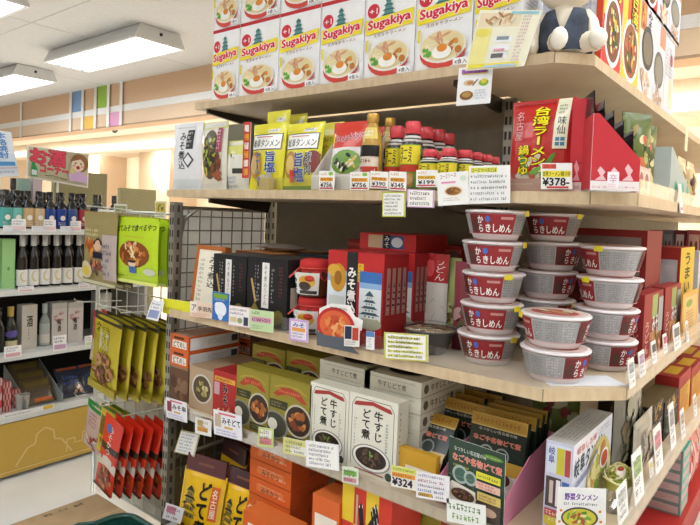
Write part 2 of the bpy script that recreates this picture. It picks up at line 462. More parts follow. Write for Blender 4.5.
for x in (-7.6, -5.2, -2.4, .1, 2.6):
    for y in (-2.2, -.4, 1.38, 2.66):
        if (x, y) in ((-5.2, 1.38), (-5.2, 2.66), (-7.6, 2.66)) or y > 1.2 and x > -3 and x < -1: continue
        if x > -6 or y > 0:
            light((x, y, ZC - .005), 'white ceiling light box outside the picture over the shop floor', 'ceiling light', 'ceiling light boxes')
# lamps washing the far wall
for x in (-15.4, -12.2, -9.0, -5.5, -2, 1.2):
    l = bpy.data.lights.new('wall_wash', 'AREA'); l.shape = 'DISK'; l.size = .5; l.energy = 60; l.color = (1, .93, .83)
    o = bpy.data.objects.new('wall_wash', l); COL.objects.link(o); o.location = (x, 8.0, 2.8); o.rotation_euler = (math.radians(28), 0, 0)
for x in (-13, -9, -5, -1, 2.5):
    l = bpy.data.lights.new('shop_lamp', 'AREA'); l.shape = 'RECTANGLE'; l.size = 1.6; l.size_y = .6; l.energy = 60; l.color = (1, .95, .87)
    o = bpy.data.objects.new('shop_lamp', l); COL.objects.link(o); o.location = (x, 5.1, 2.84)
w = bpy.data.worlds.new('world'); SC.world = w; w.use_nodes = True
w.node_tree.nodes['Background'].inputs['Color'].default_value = (.9, .93, 1, 1); w.node_tree.nodes['Background'].inputs['Strength'].default_value = .15
SC.view_settings.view_transform = 'Standard'
SC.view_settings.exposure = 0.12

# dome camera on the far ceiling
r = empty('hanging_security_camera', (-9.3, 5.3, 2.855)); tag(r, 'small white dome security camera hanging from the far ceiling', 'security camera')
p = Pk(); p.lathe([(.07, 0), (.075, -.05), (.06, -.09)], mat('E8E4DC', 'plastic'), 16); p.build('housing', r)
p = Pk(); p.ball((0, 0, -.10), (.05, .05, .05), mat('3A3833', 'gloss')); p.build('lens_dome', r)
# small wooden wall lamp at far right
r = empty('wall_lamp', AY(683, 84, 8.6)); tag(r, 'small wooden wedge wall lamp on the beige far wall', 'wall lamp')
p = Pk(); p.extr([(-.28, .1), (.28, .02), (.24, -.16), (-.28, -.16)], -.1, .5, 'B98A4E'); p.build('lamp_body', r)

# olive partitions beyond the bottle shelves
def part_panel(a, b, yt, yb, X, label):
    y0 = AX(a, yt, X).y; y1 = AX(b, yt, X).y; z1 = AX((a + b) / 2, yt, X).z
    r = empty('partition', (X, (y0 + y1) / 2, 0)); tag(r, label, 'partition')
    p = Pk(); p.box(-.02, (y0 - y1) / 2, .08, .02, (y1 - y0) / 2, z1, surface_mat('olive_felt', '8B8462', '979069', 60, .95)); p.build('panel', r)
    p = Pk(); p.box(-.12, -.1, 0, .12, .1, .08, '6E6A55'); p.build('base_foot', r)
part_panel(53, 106, 172, 205, -4.3, 'tall olive partition standing behind the pink drinks corner sign')
part_panel(119, 155, 189, 210, -4.9, 'lower olive partition to the right of the drinks corner sign')

# ================================================================ corner display shelving
TT, T2, T3, T4, T5 = 1.933, 1.552, 1.082, .714, .20
FT, F2, F3, F4, F5 = 1.58, 1.45, 1.37, 1.36, 1.34
XT, XS = -.50, -.345
gon = empty('display_shelving', (-1.2, 1.9, 0)); tag(gon, 'pale wood and grey metal corner shelving packed with souvenir food', 'shelving')
gl = Vector((1.2, -1.9, 0))
def gpart(name, p): return p.build(name, gon, gl)
def board(ztop, xl, yf, c0, c1, xs, th=.03, back=1.95, xb=-.86):
    p = Pk()
    q = [(xl, yf), (c0[0], yf), c1, (xs, 5.2), (xb, 5.2), (xb, back), (xl, back)]
    p.prism(q, ztop - th, ztop, surface_mat('shelf_underside', '7E6E58', '8A7A63', 12, .7) if 0 else WOOD)
    f = p.flat((xl, yf, ztop - th), (1, 0, 0), (0, 0, 1), c0[0] - xl, th, .0004); f.rect(0, 0, 1, 1, WOODEND)
    for a, b in (((c0[0], yf), c1), (c1, (xs, 5.2))):
        d = Vector((b[0] - a[0], b[1] - a[1], 0)); L = d.length
        p.flat((a[0], a[1], ztop - th), d / L, (0, 0, 1), L, th, .0004).rect(0, 0, 1, 1, WOODEND)
        p.rect(0, 0, .003 / L, 1, '8F7A58')
    return gpart('shelf_board', p)
board(TT, -2.13, FT, (-.58, FT), (XT, FT + .08), XT, back=1.93)
B2 = board(T2, -2.13, F2, (-.43, F2), (XS, F2 + .085), XS)
B3 = board(T3, -1.97, F3, (-.49, F3), (XS, F3 + .165), XS)
B4 = board(T4, -1.97, F4, (-.49, F4), (XS, F4 + .16), XS)
p = Pk(); q = [(-2.0, F5), (-.49, F5), (XS, F5 + .16), (XS, 5.2), (-.86, 5.2), (-.86, 1.95), (-2.0, 1.95)]; p.prism(q, .06, T5, 'C9C4BA'); gpart('base_deck', p)
GREY = surface_mat('grey_back_panel', '8C8576', '958E7F', 25, .8)
p = Pk(); p.box(-1.99, 1.952, .1, -.84, 1.972, 1.90, GREY); gpart('back_panel', p)
p = Pk(); p.box(-.88, 1.98, .1, -.862, 5.2, 1.90, GREY); gpart('back_panel', p)
METAL = mat('A9A79C', 'metal')
def upright(x, y, z0=.0, z1=1.5):
    p = Pk(); p.box(x - .016, y - .02, z0, x + .016, y + .02, z1, METAL)
    f = p.flat((x - .016, y - .02, z0), (1, 0, 0), (0, 0, 1), .032, z1 - z0, .0006)
    g = p
    n = int((z1 - z0) / .05)
    for j in range(n):
        f.rect(.12, (j + .2) / n, .38, (j + .75) / n, '3E3C36'); f.L -= f.step; f.rect(.62, (j + .2) / n, .88, (j + .75) / n, '3E3C36'); f.L -= f.step
    p.flat((x + .016, y - .02, z0), (0, 1, 0), (0, 0, 1), .04, z1 - z0, .0006)
    for j in range(n): p.rect(.35, (j + .2) / n, .65, (j + .75) / n, '4A4840'); p.L -= p.step
    gpart('upright_post', p)
upright(-2.03, 1.43); upright(-2.03, 1.955, 0, 1.9); upright(-.86, 1.96, 0, 1.9)
p = Pk()
for a, b in (((-2.03, 1.452, 1.478), (-2.03, 1.93, 1.478)), ((-2.03, 1.452, .45), (-2.03, 1.93, .45))): p.tube([a, b], .009, METAL)
p.tube([(-2.03, 1.452, 1.36), (-2.03, 1.47, 1.43), (-2.03, 1.53, 1.478)], .009, METAL)
for k in range(8): p.tube([(-2.03, 1.49 + .058 * k, .36), (-2.03, 1.49 + .058 * k, 1.47)], .0028, '8E8D88', 5)
for k in range(19): p.tube([(-2.03, 1.455, .40 + .058 * k), (-2.03, 1.93, .40 + .058 * k)], .0028, '8E8D88', 5)
gpart('wire_side_panel', p)
p = Pk(); p.box(-2.052, 1.46, .1, -2.044, 1.93, .70, '77694C'); gpart('side_board', p)
p = Pk(); p.box(-2.052, 1.46, .704, -2.044, 1.93, 1.47, frost_mat()); gpart('side_sheet', p)
def bracket(x, yf, z):
    p = Pk(); p.extr([(0, 0), (0, -.018), (.33, -.05), (.35, 0)], -.008, .008, mat('4B463E', 'metal'))
    p.v = [(x + b, yf + a, z + c) for a, b, c in p.v]; gpart('shelf_bracket', p)
for z, yf, xl in ((TT - .03, FT + .02, -2.07), (T2 - .03, F2 + .12, -2.0)):
    bracket(xl, yf, z); bracket(-.9, yf + .03, z)
TT, T2, T3, T4, T5 = (z + .0006 for z in (TT, T2, T3, T4, T5))      # things rest a hair above the boards
# clear risers along shelf fronts
p = Pk(); p.box(-1.42, F3 + .004, T3, -.492, F3 + .007, T3 + .05, ACRYLIC); p.build('acrylic_riser', B3)
p = Pk(); p.box(-1.6, F2 + .012, T2, -.50, F2 + .015, T2 + .045, ACRYLIC); p.build('acrylic_riser', B2)
for z, Bn in ((T3, B3), (T4, B4), (T2, B2)):
    p = Pk(); p.box(XS - .004, F3 + .17, z - .03, XS + .004, 4.2, z + .035, ACRYLIC); p.build('acrylic_riser', Bn)
p = Pk(); p.box(-1.97, F4 - .006, T4 - .03, -.49, F4 - .001, T4 + .012, ACRYLIC); p.build('acrylic_riser', B4)
# ================================================================ top shelf
def carton_ramen():
    p = Pk(11); w, d, h = .196, .15, .295
    p.box(-w / 2, 0, 0, w / 2, d, h, 'F8F7F6', top='C9262E')
    f = p.front(w, h)
    f.rect(0, .955, 1, 1, 'C5232C')
    f.rect(.01, .01, .03, .95, 'E3E2E6')
    f.ell(.17, .76, .125, None, 'D2283A'); f.text('+1', .09, .725, .25, .79, 'FFFFFF', bold=.02)
    f.tower(.48, .655, .30, .23, '6E9C98', '2F6E6C')
    f.poly([(.04, .49), (.96, .54), (.98, .71), (.02, .66)], 'F7E02A')
    f.text('Sugakiya', .08, .52, .92, .645, 'DC1F3C', bold=.09, out='FFFFFF', rise=.05, ow=.09)
    f.text('スガキヤラーメン', .2, .45, .84, .488, '8A4A20', bold=.02, rise=.03)
    f.ramen(.51, .235, .42, .19)
    f.rect(.07, .3, .12, .43, 'E8D83C')
    f.rect(.72, .01, .98, .085, 'FFFFFF'); f.text('4食入', .75, .02, .96, .07, '333333', bold=.02)
    f.scrib(.78, .1, .98, .13, 1, '8A8A8A')
    p.right(w, d, h).rect(.04, .02, .96, .95, 'EDEBEA').scrib(.15, .1, .85, .8, 18, '9B9BA3')
    p.L = 0
    return p.build('ramen_carton')
ramen_carton = Maker(carton_ramen)
xs = [211.5, 238.5, 278, 319, 363, 414, 471.5, 521]
G = 'ramen cartons on the top shelf'
for i in range(7):
    a = AY((xs[i]), 85 - .1 * (xs[i] - 211), 1.6).x + .002; b = AY((xs[i + 1]), 85 - .1 * (xs[i + 1] - 211), 1.6).x - .002
    ramen_carton(((a + b) / 2, 1.6, TT), 'white carton of instant ramen, %s from the left in the top shelf lower row' % ORD[i], 'carton', G, scale=((b - a) / .196, 1, 1))
    if i < 4:
        ramen_carton(((a + b) / 2, 1.6, TT + .296), 'white carton of instant ramen, %s from the left in the top shelf upper row' % ORD[i], 'carton', G, scale=((b - a) / .196, 1, 1))

# yellow poster card leaning on the shelf edge, with its hanging tag
def corners_card(name, pts, Y, label, cat, draw, group=None, th=.002, seed=5, kind='paper', tilt=0.0):
    """flat card whose four photo corners (tl, tr, br, bl) lie on the plane y = Y"""
    q = [AY(x, y, Y) for x, y in pts]
    o = q[3].copy()
    p = Pk(seed); p.kind = kind
    L = [(v - o) for v in q]
    tl, tr, br, bl = L
    fn = lambda a, b, l: (bl * (1 - a) * (1 - b) + br * a * (1 - b) + tr * a * b + tl * (1 - a) * b) + Vector((0, -l, 0))
    p.add([bl, br, tr, tl] + [v + Vector((0, th, 0)) for v in (bl, br, tr, tl)], [(0, 1, 2, 3), (7, 6, 5, 4), (0, 4, 5, 1), (1, 5, 6, 2), (2, 6, 7, 3), (3, 7, 4, 0)], 'F4F3EF')
    p.face(fn, (br - bl).length, (tl - bl).length)
    draw(p)
    ob = p.build(name, None, o, (tilt, 0, 0))
    return tag(ob, label, cat, group)
def quadpx(x0, y0, x1, y1, sk=0.0, sl=0.03):
    """card corners from a loose box in the photo: sk lifts the right end, sl leans the sides"""
    h = y1 - y0
    return [(x0 + sl * h, y0), (x1 + sl * h, y0 + sk), (x1, y1 + sk), (x0, y1)]
def d_poster(f):
    f.rect(0, 0, 1, 1, 'FBF6DC'); f.rect(.03, .72, .72, .95, 'F3E3C0')
    f.blobs(.38, .84, .3, .1, ['C9A074', 'E3C79A', 'B7865A', 'D9D2C0'], 16, .3)
    f.rect(.03, .05, .3, .7, 'F7EE9C'); f.ell(.16, .62, .13, .07, 'EFE36A')
    for y in (.5, .36, .22): f.rect(.38, y - .05, .68, y + .06, 'FFFFFF')
    f.rect(.42, .49, .62, .55, '8C9AA0'); f.rect(.4, .18, .6, .26, '6A6A66'); f.rect(.42, .3, .6, .34, 'E5A4B8')
    f.scrib(.76, .1, .92, .92, 14, 'D9A9B6'); f.rect(.55, .93, .98, .97, '9AD4E6'); f.rect(.05, .03, .9, .09, 'F5E94B'); f.rect(.32, .02, .86, .06, 'B7D6EA')
corners_card('poster_card', [(480, 10), (542, 10), (524, 66), (465, 71)], 1.55, 'large pale yellow recipe poster card propped at the top shelf edge before the doll', 'poster card', d_poster)
def d_tag1(f):
    f.rect(0, 0, 1, 1, 'FDFCFA'); f.rect(.12, .8, .88, .9, 'EBC85A'); f.rect(.1, .83, .8, .94, 'A765B8'); f.scrib(.1, .8, .9, .95, 1, '7A3F90')
    f.ell(.35, .58, .17, .08, 'E0C9A4'); f.ell(.38, .58, .1, .05, 'C9925A'); f.line([(.46, .5), (.6, .66)], .03, '6A5240')
    f.ell(.78, .56, .14, .09, '8DB93C'); f.ell(.78, .6, .08, .06, 'E8D040'); f.ell(.3, .25, .2, .12, '8A6236'); f.ell(.3, .27, .13, .07, 'C39A55')
    f.scrib(.55, .12, .95, .4, 4, 'A9B9DA')
corners_card('recipe_tag', [(459, 68), (493, 65), (490, 103), (456, 106)], FT - .006, 'small white recipe tag with food drawings hanging below the yellow poster', 'tag', d_tag1)

# plush doll
def doll():
    r = empty('plush_doll', (-.58, 1.655, TT + .001), (0, 0, math.radians(12))); r.scale = (.70, .70, .82)
    tag(r, 'cream plush doll in a dark blue waistcoat sitting on the top shelf corner', 'plush doll')
    CR_ = mat('EFE3CC', 'cloth')
    p = Pk()
    prof = [(.05, .0), (.085, .015), (.095, .06), (.085, .11), (.06, .145), (.045, .16), (.05, .175)]
    p.lathe(prof, CR_, 20, sxy=(1, .8), cap1=False)
    p.ball((0, 0, .245), (.115, .095, .088), CR_, 20, 12)
    for sx in (-1, 1):
        p.tube([(sx * .07, 0, .135), (sx * .10, -.02, .10), (sx * .115, -.045, .045), (sx * .118, -.055, .03)], .024, CR_, 10)
        p.ball((sx * .118, -.058, .028), .03, CR_)
    p.tube([(-.03, -.02, .035), (-.02, -.09, .032), (-.01, -.115, .032)], .033, CR_, 10); p.ball((-.005, -.118, .036), (.032, .03, .036), 'F2EADA')
    p.tube([(.05, -.02, .035), (.11, -.07, .03), (.125, -.085, .03)], .033, CR_, 10); p.ball((.13, -.09, .032), (.033, .032, .033), 'F2EADA')
    p.build('plush_body', r)
    p = Pk(); DN = surface_mat('denim', '1C2029', '4E5665', 16, .9)
    n = 22
    vs = []; fs = []
    pr = [(.104, .006), (.112, .06), (.102, .11), (.078, .148)]
    for rr, z in pr:
        for i in range(n + 1):
            g = .004 + max(0, z - .075) * 6.0
            a = -PI / 2 + g + (2 * PI - 2 * g) * i / n
            vs.append((rr * math.cos(a), rr * .84 * math.sin(a), z))
    for j in range(len(pr) - 1):
        for i in range(n): fs.append((j * (n + 1) + i, j * (n + 1) + i + 1, (j + 1) * (n + 1) + i + 1, (j + 1) * (n + 1) + i))
    p.add(vs, fs, DN, True)
    p.build('waistcoat', r)
    p = Pk()
    p.tube([(.055 * math.cos(a) * 1.0, -.093 + .02 * abs(math.cos(a)) ** 2, .222 + .03 * math.sin(a)) for a in [PI + PI * k / 8 for k in range(9)]], .0028, 'B5232A', 5)
    p.build('smile', r.children[0])
    p = Pk()
    for sx in (-1, 1): p.ball((sx * .045, -.087, .265), (.012, .006, .018), '1E1A18')
    p.build('eyes', r.children[0])
    p = Pk()
    p.ball((0, .022, .268), (.121, .098, .078), mat('2E221C', 'cloth'), 18, 10)
    p.build('hair', r)
doll()

# boxes along the right-hand run of the top shelf
def side_box(depth, w, h, base, draw, seed=3, name='noodle_box', end=None):
    """box whose printed side (width w) looks to +x; local front is -y and is turned by rot z = 90"""
    p = Pk(seed); p.box(-w / 2, 0, 0, w / 2, depth, h, base, left=end)
    f = p.front(w, h); draw(f)
    return p
def d_noodleA(f):
    f.rect(0, 0, 1, 1, 'D8372B'); f.rect(.02, .45, .3, 1, 'F0C93A'); f.rect(.55, .8, 1, 1, 'E8B93A')
    f.ell(.52, .36, .46, .33, 'F0EBE2'); f.ell(.52, .36, .38, .28, '7B4A30')
    f.blobs(.52, .36, .32, .24, ['E2B93C', '3F5B2A', 'D9D0B0', '2A1C16', 'C26038', 'E8D890'], 40, .16)
    f.text('台湾', .45, .66, .82, .96, 'F2E23A', vert=True, bold=.03, out='28201A')
def d_noodleB(f):
    f.rect(0, 0, 1, 1, 'F0C22F'); f.rect(.25, .6, .9, .98, 'DD5A2F')
    f.ell(.5, .34, .47, .32, 'F2EFE8'); f.ell(.5, .34, .4, .27, '9A5A38')
    f.blobs(.5, .34, .34, .22, ['E2B93C', '3F5B2A', 'D9D0B0', 'C26038'], 34, .18)
    f.text('台湾', .4, .6, .8, .95, 'F2E23A', vert=True, bold=.03, out='28201A')
def d_noodleC(f):
    f.rect(0, 0, 1, 1, 'DCDADB'); f.rect(0, .7, .4, 1, 'C8743F'); f.blobs(.2, .85, .2, .13, ['E3A05A', '8A4A2C'], 10, .3)
    f.ell(.55, .55, .42, .24, '4C4840'); f.ell(.55, .55, .33, .18, '7E725E'); f.blobs(.5, .18, .4, .16, ['D8B494', 'C79C78', 'E8D6C2'], 18, .3)
    f.text('みそ', .45, .76, .78, .98, '2A2A2A', vert=True, bold=.04)
def d_noodleD(f):
    f.rect(0, 0, 1, 1, 'D2D2D4'); f.rect(.5, .75, 1, 1, 'C98C70'); f.ell(.5, .45, .42, .22, '6A665E'); f.ell(.5, .45, .34, .17, '8B8474'); f.blobs(.5, .14, .4, .12, ['C9A88C', 'B8927A'], 14, .3)
def d_noodleE(f):
    f.rect(0, 0, 1, 1, 'C9CCD2'); f.rect(.1, .1, .5, .9, 'DAD5CE'); f.rect(.55, .1, .9, .5, 'D9CDA0'); f.ell(.7, .75, .15, .08, 'C04848'); f.scrib(.1, .5, .9, .9, 8, '8E8E96')
R90 = (0, 0, PI / 2)
def corner_white(f):
    f.rect(0, 0, 1, 1, 'F2F2F4')
    for x in (.1, .25, .4, .55, .7, .85): f.rect(x, .03, x + .018, .97, 'D8D8E6')
    f.scrib(.05, .1, .95, .95, 26, 'CFCFDC')
ys = [1.76, 1.965, 2.19, 2.40, 2.60, 2.78]
ds = [d_noodleA, d_noodleB, d_noodleC, d_noodleD, d_noodleE]
nm = ['red and yellow noodle box with large bowl picture right behind the plush doll', 'yellow and orange noodle box with a bowl picture, behind the red one',
      'pale grey noodle box with a dark bowl picture on the top shelf side run', 'grey noodle box with a small dark bowl behind the pale grey one', 'narrow silver grey noodle box at the far end of the top shelf row']
for i in range(5):
    w = ys[i + 1] - ys[i] - .006
    h = (.32, .318, .315, .31, .30)[i]
    p = side_box(.26, w, h, 'EDEBE8', ds[i], 20 + i)
    if i == 0:
        g = p.flat((-w / 2, .26, 0), (0, -1, 0), (0, 0, 1), .26, h); corner_white(g); g.rect(.93, 0, 1, 1, 'E2512E')
    o = p.build('noodle_box', None, (XT - .012, (ys[i] + ys[i + 1]) / 2, TT), R90)
    tag(o, nm[i], 'noodle box', 'noodle boxes along the top shelf side')
for i in range(4):
    w = .215; p = side_box(.26, w, .24, 'EDEBE8', (d_noodleC, d_noodleA, d_noodleC, d_noodleD)[i], 40 + i, end='B4A89A')
    p.front(w, .24).rect(0, 0, 1, .06, '4A4440')
    o = p.build('noodle_box', None, (XT - .015, 2.10 + .222 * i, TT + .322), R90)
    tag(o, 'noodle box in the upper layer beyond the doll, %s along' % ORD[i], 'noodle box', 'noodle boxes along the top shelf side')

# ================================================================ second shelf
def pbox(name, x0, x1, yt, yb, Y, base, depth, col, draw, label, cat, group=None, seed=2, right=None, topc=None, lean=0.0, hh=None, topdraw=None, rot=0.0):
    """box whose front fills x0..x1, yt..yb of the photo when its front stands at y = Y on base"""
    a, b, z0, z1 = span(x0, x1, yt, yb, Y)
    w = b - a; h = hh or (z1 - base)
    p = Pk(seed); p.box(-w / 2, 0, 0, w / 2, depth, h, col, top=topc)
    f = p.front(w, h)
    if draw: draw(f)
    if right: right(p.right(w, depth, h))
    if topdraw: topdraw(p.top(w, depth, h))
    o = p.build(name, None, ((a + b) / 2, Y, base + depth * math.sin(lean)), (-lean, 0, rot))
    return tag(o, label, cat, group)
def pbag(name, x0, x1, yt, yb, Y, base, t, col, draw, label, cat, group=None, seed=2, lean=0.0, kind='gloss', seal=.06, rot=0.0, rise=0.0):
    a, b, z0, z1 = span(x0, x1, yt, yb, Y)
    p = Pk(seed); bag_mesh(p, b - a, z1 - base - rise, t, col, kind=kind, lean=lean, seal=seal)
    draw(p)
    o = p.build(name, None, ((a + b) / 2, Y + t / 2, base + rise), (0, 0, rot))
    return tag(o, label, cat, group)

def d_callig(f):
    f.rect(0, 0, 1, 1, 'ECECEE'); f.rect(0, 0, 1, .16, 'DDE3E8'); f.rect(.2, .92, .8, .97, 'C8C8CC')
    f.text('みそ煮込', .36, .3, .6, .86, '26262A', vert=True, bold=.03)
    f.rect(.62, .6, .82, .88, '3A3A3E'); f.scrib(.64, .62, .8, .86, 4, 'E0E0E0')
    f.poly([(.7, .56), (.86, .44), (.7, .32), (.54, .44)], '55555A'); f.poly([(.7, .52), (.81, .44), (.7, .36), (.59, .44)], 'ECECEE')
pbag('flour_bag', 168, 197, 122, 188, 1.50, T2, .06, 'E9E9EC', d_callig, 'white paper noodle pouch with black brush lettering at the left end of the second shelf', 'pouch', None, 3, kind='paper', seal=.04)
def d_clearbag(f):
    f.rect(0, 0, 1, 1, 'E6E2D2'); f.rect(0, .9, 1, 1, 'D9DE6A')
    f.ell(.45, .52, .36, .36, '5A5138'); f.blobs(.45, .52, .33, .34, ['8C9A3C', '2E3324', 'C9B04A', '6E5A30', 'B9C466'], 46, .16)
    f.blobs(.76, .3, .18, .2, ['8A4B34', 'A05A3C', '6E3828'], 10, .4); f.rect(.74, .55, .9, .9, 'A8485E'); f.scrib(.76, .58, .88, .88, 6, 'F0D8DA')
pbag('seaweed_bag', 198, 223, 121, 188, 1.51, T2, .05, 'DCDAD0', d_clearbag, 'clear bag of mixed green seaweed and brown bits beside the white brush lettered pouch', 'pouch', None, 7)
def d_fish(f):
    f.rect(0, 0, 1, 1, 'EDEBDD'); f.rect(0, .72, 1, 1, 'D8D77A'); f.line([(.02, .55), (.35, .7), (.95, .75)], .12, '4E4A40'); f.line([(.05, .53), (.5, .66)], .05, 'B9AE98')
    f.rect(.45, .34, .9, .44, '333333'); f.scrib(.1, .05, .7, .3, 3, '9AA8C0')
pbag('dried_fish_bag', 222, 246, 140, 188, 1.53, T2, .04, 'E3E1D0', d_fish, 'pale pouch showing a dried fish, half hidden behind the red strip card', 'pouch', None, 8)
pbox('snack_carton', 226, 250, 124, 150, 1.66, T2, .14, '8C8A74', lambda f: (f.rect(0, .2, 1, .35, 'B5B08C'), f.rect(0, .55, 1, .7, '6A6A5C')), 'grey olive carton stacked behind the dried fish pouch', 'carton', None, 9)
def d_strip(f):
    f.rect(0, 0, 1, 1, 'C83A30')
    for k in range(6): f.rect(.2, .05 + k * .155, .8, .17 + k * .155, 'F2E6D8' if k % 2 else 'E8A030')
    f.scrib(.25, .06, .75, .95, 12, '9A2A22')
corners_card('strip_card', [(244, 122), (251, 122), (249, 178), (242, 178)], 1.465, 'narrow red strip card standing between pouch and yellow noodle packs', 'card', d_strip)
def yellow_noodle(first):
    def d(f):
        f.rect(0, 0, 1, 1, 'EEE437'); f.rect(0, .88, 1, 1, 'F3EB50'); f.rect(.5, .86, .82, .93, 'FFFFFF'); f.scrib(.54, .87, .8, .92, 1, '777755')
        f.rect(.06, .6, .94, .84, '4A4A40'); f.rect(.08, .615, .92, .825, 'FBFAF4'); f.text('岐阜タンメン', .11, .64, .89, .76, '2C2C2C', bold=.02); f.rect(.2, .79, .7, .8, 'D0484A')
        if first:
            f.ell(.25, .38, .22, .2, 'D9A050'); f.ell(.25, .38, .16, .14, 'E9C98A')
            f.text('チャーシュー', .24, .06, .46, .56, '2F5AA8', vert=True, bold=.04, out='FFFFFF'); f.text('旨塩', .56, .26, .86, .58, '2F4FA0', vert=True, bold=.05, out='FFFFFF')
            f.blobs(.7, .14, .25, .12, ['B9B7AC', 'D6CDB8', '8E8A7A'], 12, .4)
        else:
            f.ell(.25, .38, .2, .2, 'B8863C'); f.ell(.25, .38, .14, .14, 'E6C878'); f.ell(.85, .42, .2, .16, '8E4A44'); f.text('旨塩', .38, .12, .66, .56, '2A4A9A', vert=True, bold=.05, out='FFFFFF')
            f.text('豚肉', .68, .22, .84, .56, '2C2C34', vert=True, bold=.03, out='FFFFFF'); f.rect(.28, .12, .4, .3, 'D84A4A'); f.rect(.04, 0, .96, .07, '7A9A34')
    return d
GY = 'yellow noodle soup pouches on the second shelf'
pbag('noodle_pouch', 245, 279, 122, 188, 1.50, T2, .05, 'EEE437', yellow_noodle(True), 'yellow noodle pouch with blue lettering beside the red strip card', 'noodle pouch', GY, 10, lean=.02)
pbag('noodle_pouch', 279, 316, 121, 188, 1.50, T2, .05, 'EEE437', yellow_noodle(False), 'yellow noodle pouch with blue lettering standing next to the slanted card tray', 'noodle pouch', GY, 11, lean=.02)
pbag('noodle_pouch', 262, 285, 110, 186, 1.58, T2, .05, 'EDE44A', yellow_noodle(True), 'yellow noodle pouch standing tallest behind the front pair', 'noodle pouch', GY, 12)
pbag('noodle_pouch', 284, 302, 113, 186, 1.65, T2, .05, 'E6DC48', yellow_noodle(True), 'yellow noodle pouch rearmost behind the front pair', 'noodle pouch', GY, 13)
pbag('noodle_pouch', 305, 339, 122, 186, 1.60, T2, .05, 'E8E04A', lambda f: f.rect(0, 0, 1, 1, 'E8E04A').rect(.1, .82, .8, .9, 'F4F0A0').scrib(.1, .6, .9, .8, 2, 'A8A040'), 'plain looking yellow noodle pouch behind the slanted card tray', 'noodle pouch', GY, 14)
pbox('seasoning_box', 260, 268, 178, 188, 1.475, T2, .03, 'D9C07A', None, 'tiny tan box at the foot of the yellow noodle pouches', 'box', None, 15)

# slanted cardboard tray with red ramen packs
def tray_open(w, d, hf, hb, col, cin, th=.003):
    p = Pk(4)
    p.box(-w / 2, 0, 0, w / 2, d, th, cin)
    p.box(-w / 2, 0, th, w / 2, th, hf, col)
    p.box(-w / 2, d - th, th, w / 2, d, hb, col)
    for sx in (-1, 1):
        a, b = (sx * w / 2, sx * (w / 2 - th))
        q = [(a, th, th), (a, d - th, th), (a, d - th, hb), (a, d * .45, hb * .86), (a, th, hf)]
        r = [(b, y, z) for _, y, z in q]
        n = len(q); F = [tuple(range(n)), tuple(range(2 * n - 1, n - 1, -1))] + [(i, n + i, n + (i + 1) % n, (i + 1) % n) for i in range(n)]
        p.add(q + r, F, col)
    return p
a, b, z0, z1 = span(312, 352, 130, 188, 1.475)
p = tray_open(.21, .30, .05, .24, 'E9E2D6', 'C9AE84'); f = p.flat((-.105, .3, 0), (0, -1, 0), (0, 0, 1), .3, .24); f.rect(.08, .05, .9, .2, 'F0D8C8')
o = p.build('card_tray', None, (a + .11, 1.47, T2), (0, 0, 0)); tag(o, 'slant sided cardboard display tray holding red ramen packs', 'tray')
def d_pack(f):
    f.rect(0, 0, 1, 1, 'F1ECE8'); f.rect(0, .6, 1, 1, 'D9402F'); f.poly([(.04, .6), (.96, .68), (.96, .9), (.04, .82)], 'F1DC30'); f.text('Sugakiya', .1, .66, .9, .78, 'C8203A', bold=.03, out='FFFFFF', rise=.08)
    f.ell(.5, .38, .42, .18, '7AA444'); f.blobs(.5, .38, .34, .14, ['F0E8D0', '3A5A2C', '2A2A2A', 'E2C060'], 20, .25); f.rect(.1, .04, .9, .2, 'E9D5D2')
for i in range(3):
    p = Pk(30 + i); bag_mesh(p, .155, .225 - .01 * i, .035, 'EDE6E2'); d_pack(p)
    o = p.build('ramen_pack', None, (a + .118, 1.51 + .075 * i, T2 + .008), (math.radians(-8), 0, 0))
    tag(o, ('red and white ramen pack foremost in the slanted card tray', 'red and white ramen pack in the middle of the slanted card tray', 'red and white ramen pack rearmost in the slanted card tray')[i], 'ramen pack', 'ramen packs in the card tray')

# sauce bottles
def bottle_gold():
    r = empty('sauce_bottle')
    p = Pk(); p.lathe([(.026, 0), (.03, .006), (.03, .12), (.027, .14), (.018, .165), (.014, .18)], mat('C79A3C', 'gloss'), 18); p.build('glass_body', r)
    p = Pk(); p.lathe([(.016, .18), (.017, .183), (.017, .2), (.0155, .203)], mat('CFA24C', 'foil'), 16); p.build('cap', r)
    p = Pk(3); p.kind = 'gloss'
    f = p.face(lambda a, b, l: Vector((math.sin((a - .5) * 2.6) * (.0306 + l), -math.cos((a - .5) * 2.6) * (.0306 + l), .008 + b * .11)), .08, .11, 14, 2, .0004)
    f.rect(0, 0, 1, 1, 'E9DAC8'); f.rect(.03, .02, .97, .5, 'C84434'); f.text('だし', .08, .06, .48, .44, 'F6EDE0', bold=.03); f.text('つゆ', .54, .06, .92, .44, 'F6EDE0', bold=.03); f.rect(0, .74, 1, 1, '222020'); f.scrib(.2, .56, .8, .7, 1, '8A3A30')
    p.build('bottle_label', r)
    p = Pk(3); p.kind = 'gloss'
    f = p.face(lambda a, b, l: Vector((math.sin((a - .5) * 2.4) * (.0285 - b * .008 + l), -math.cos((a - .5) * 2.4) * (.0285 - b * .008 + l), .135 + b * .03)), .07, .03, 14, 2, .0004)
    f.rect(0, 0, 1, 1, 'E8D06A'); f.scrib(.1, .2, .9, .8, 2, 'FFFFFF'); p.build('neck_label', r)
    return r
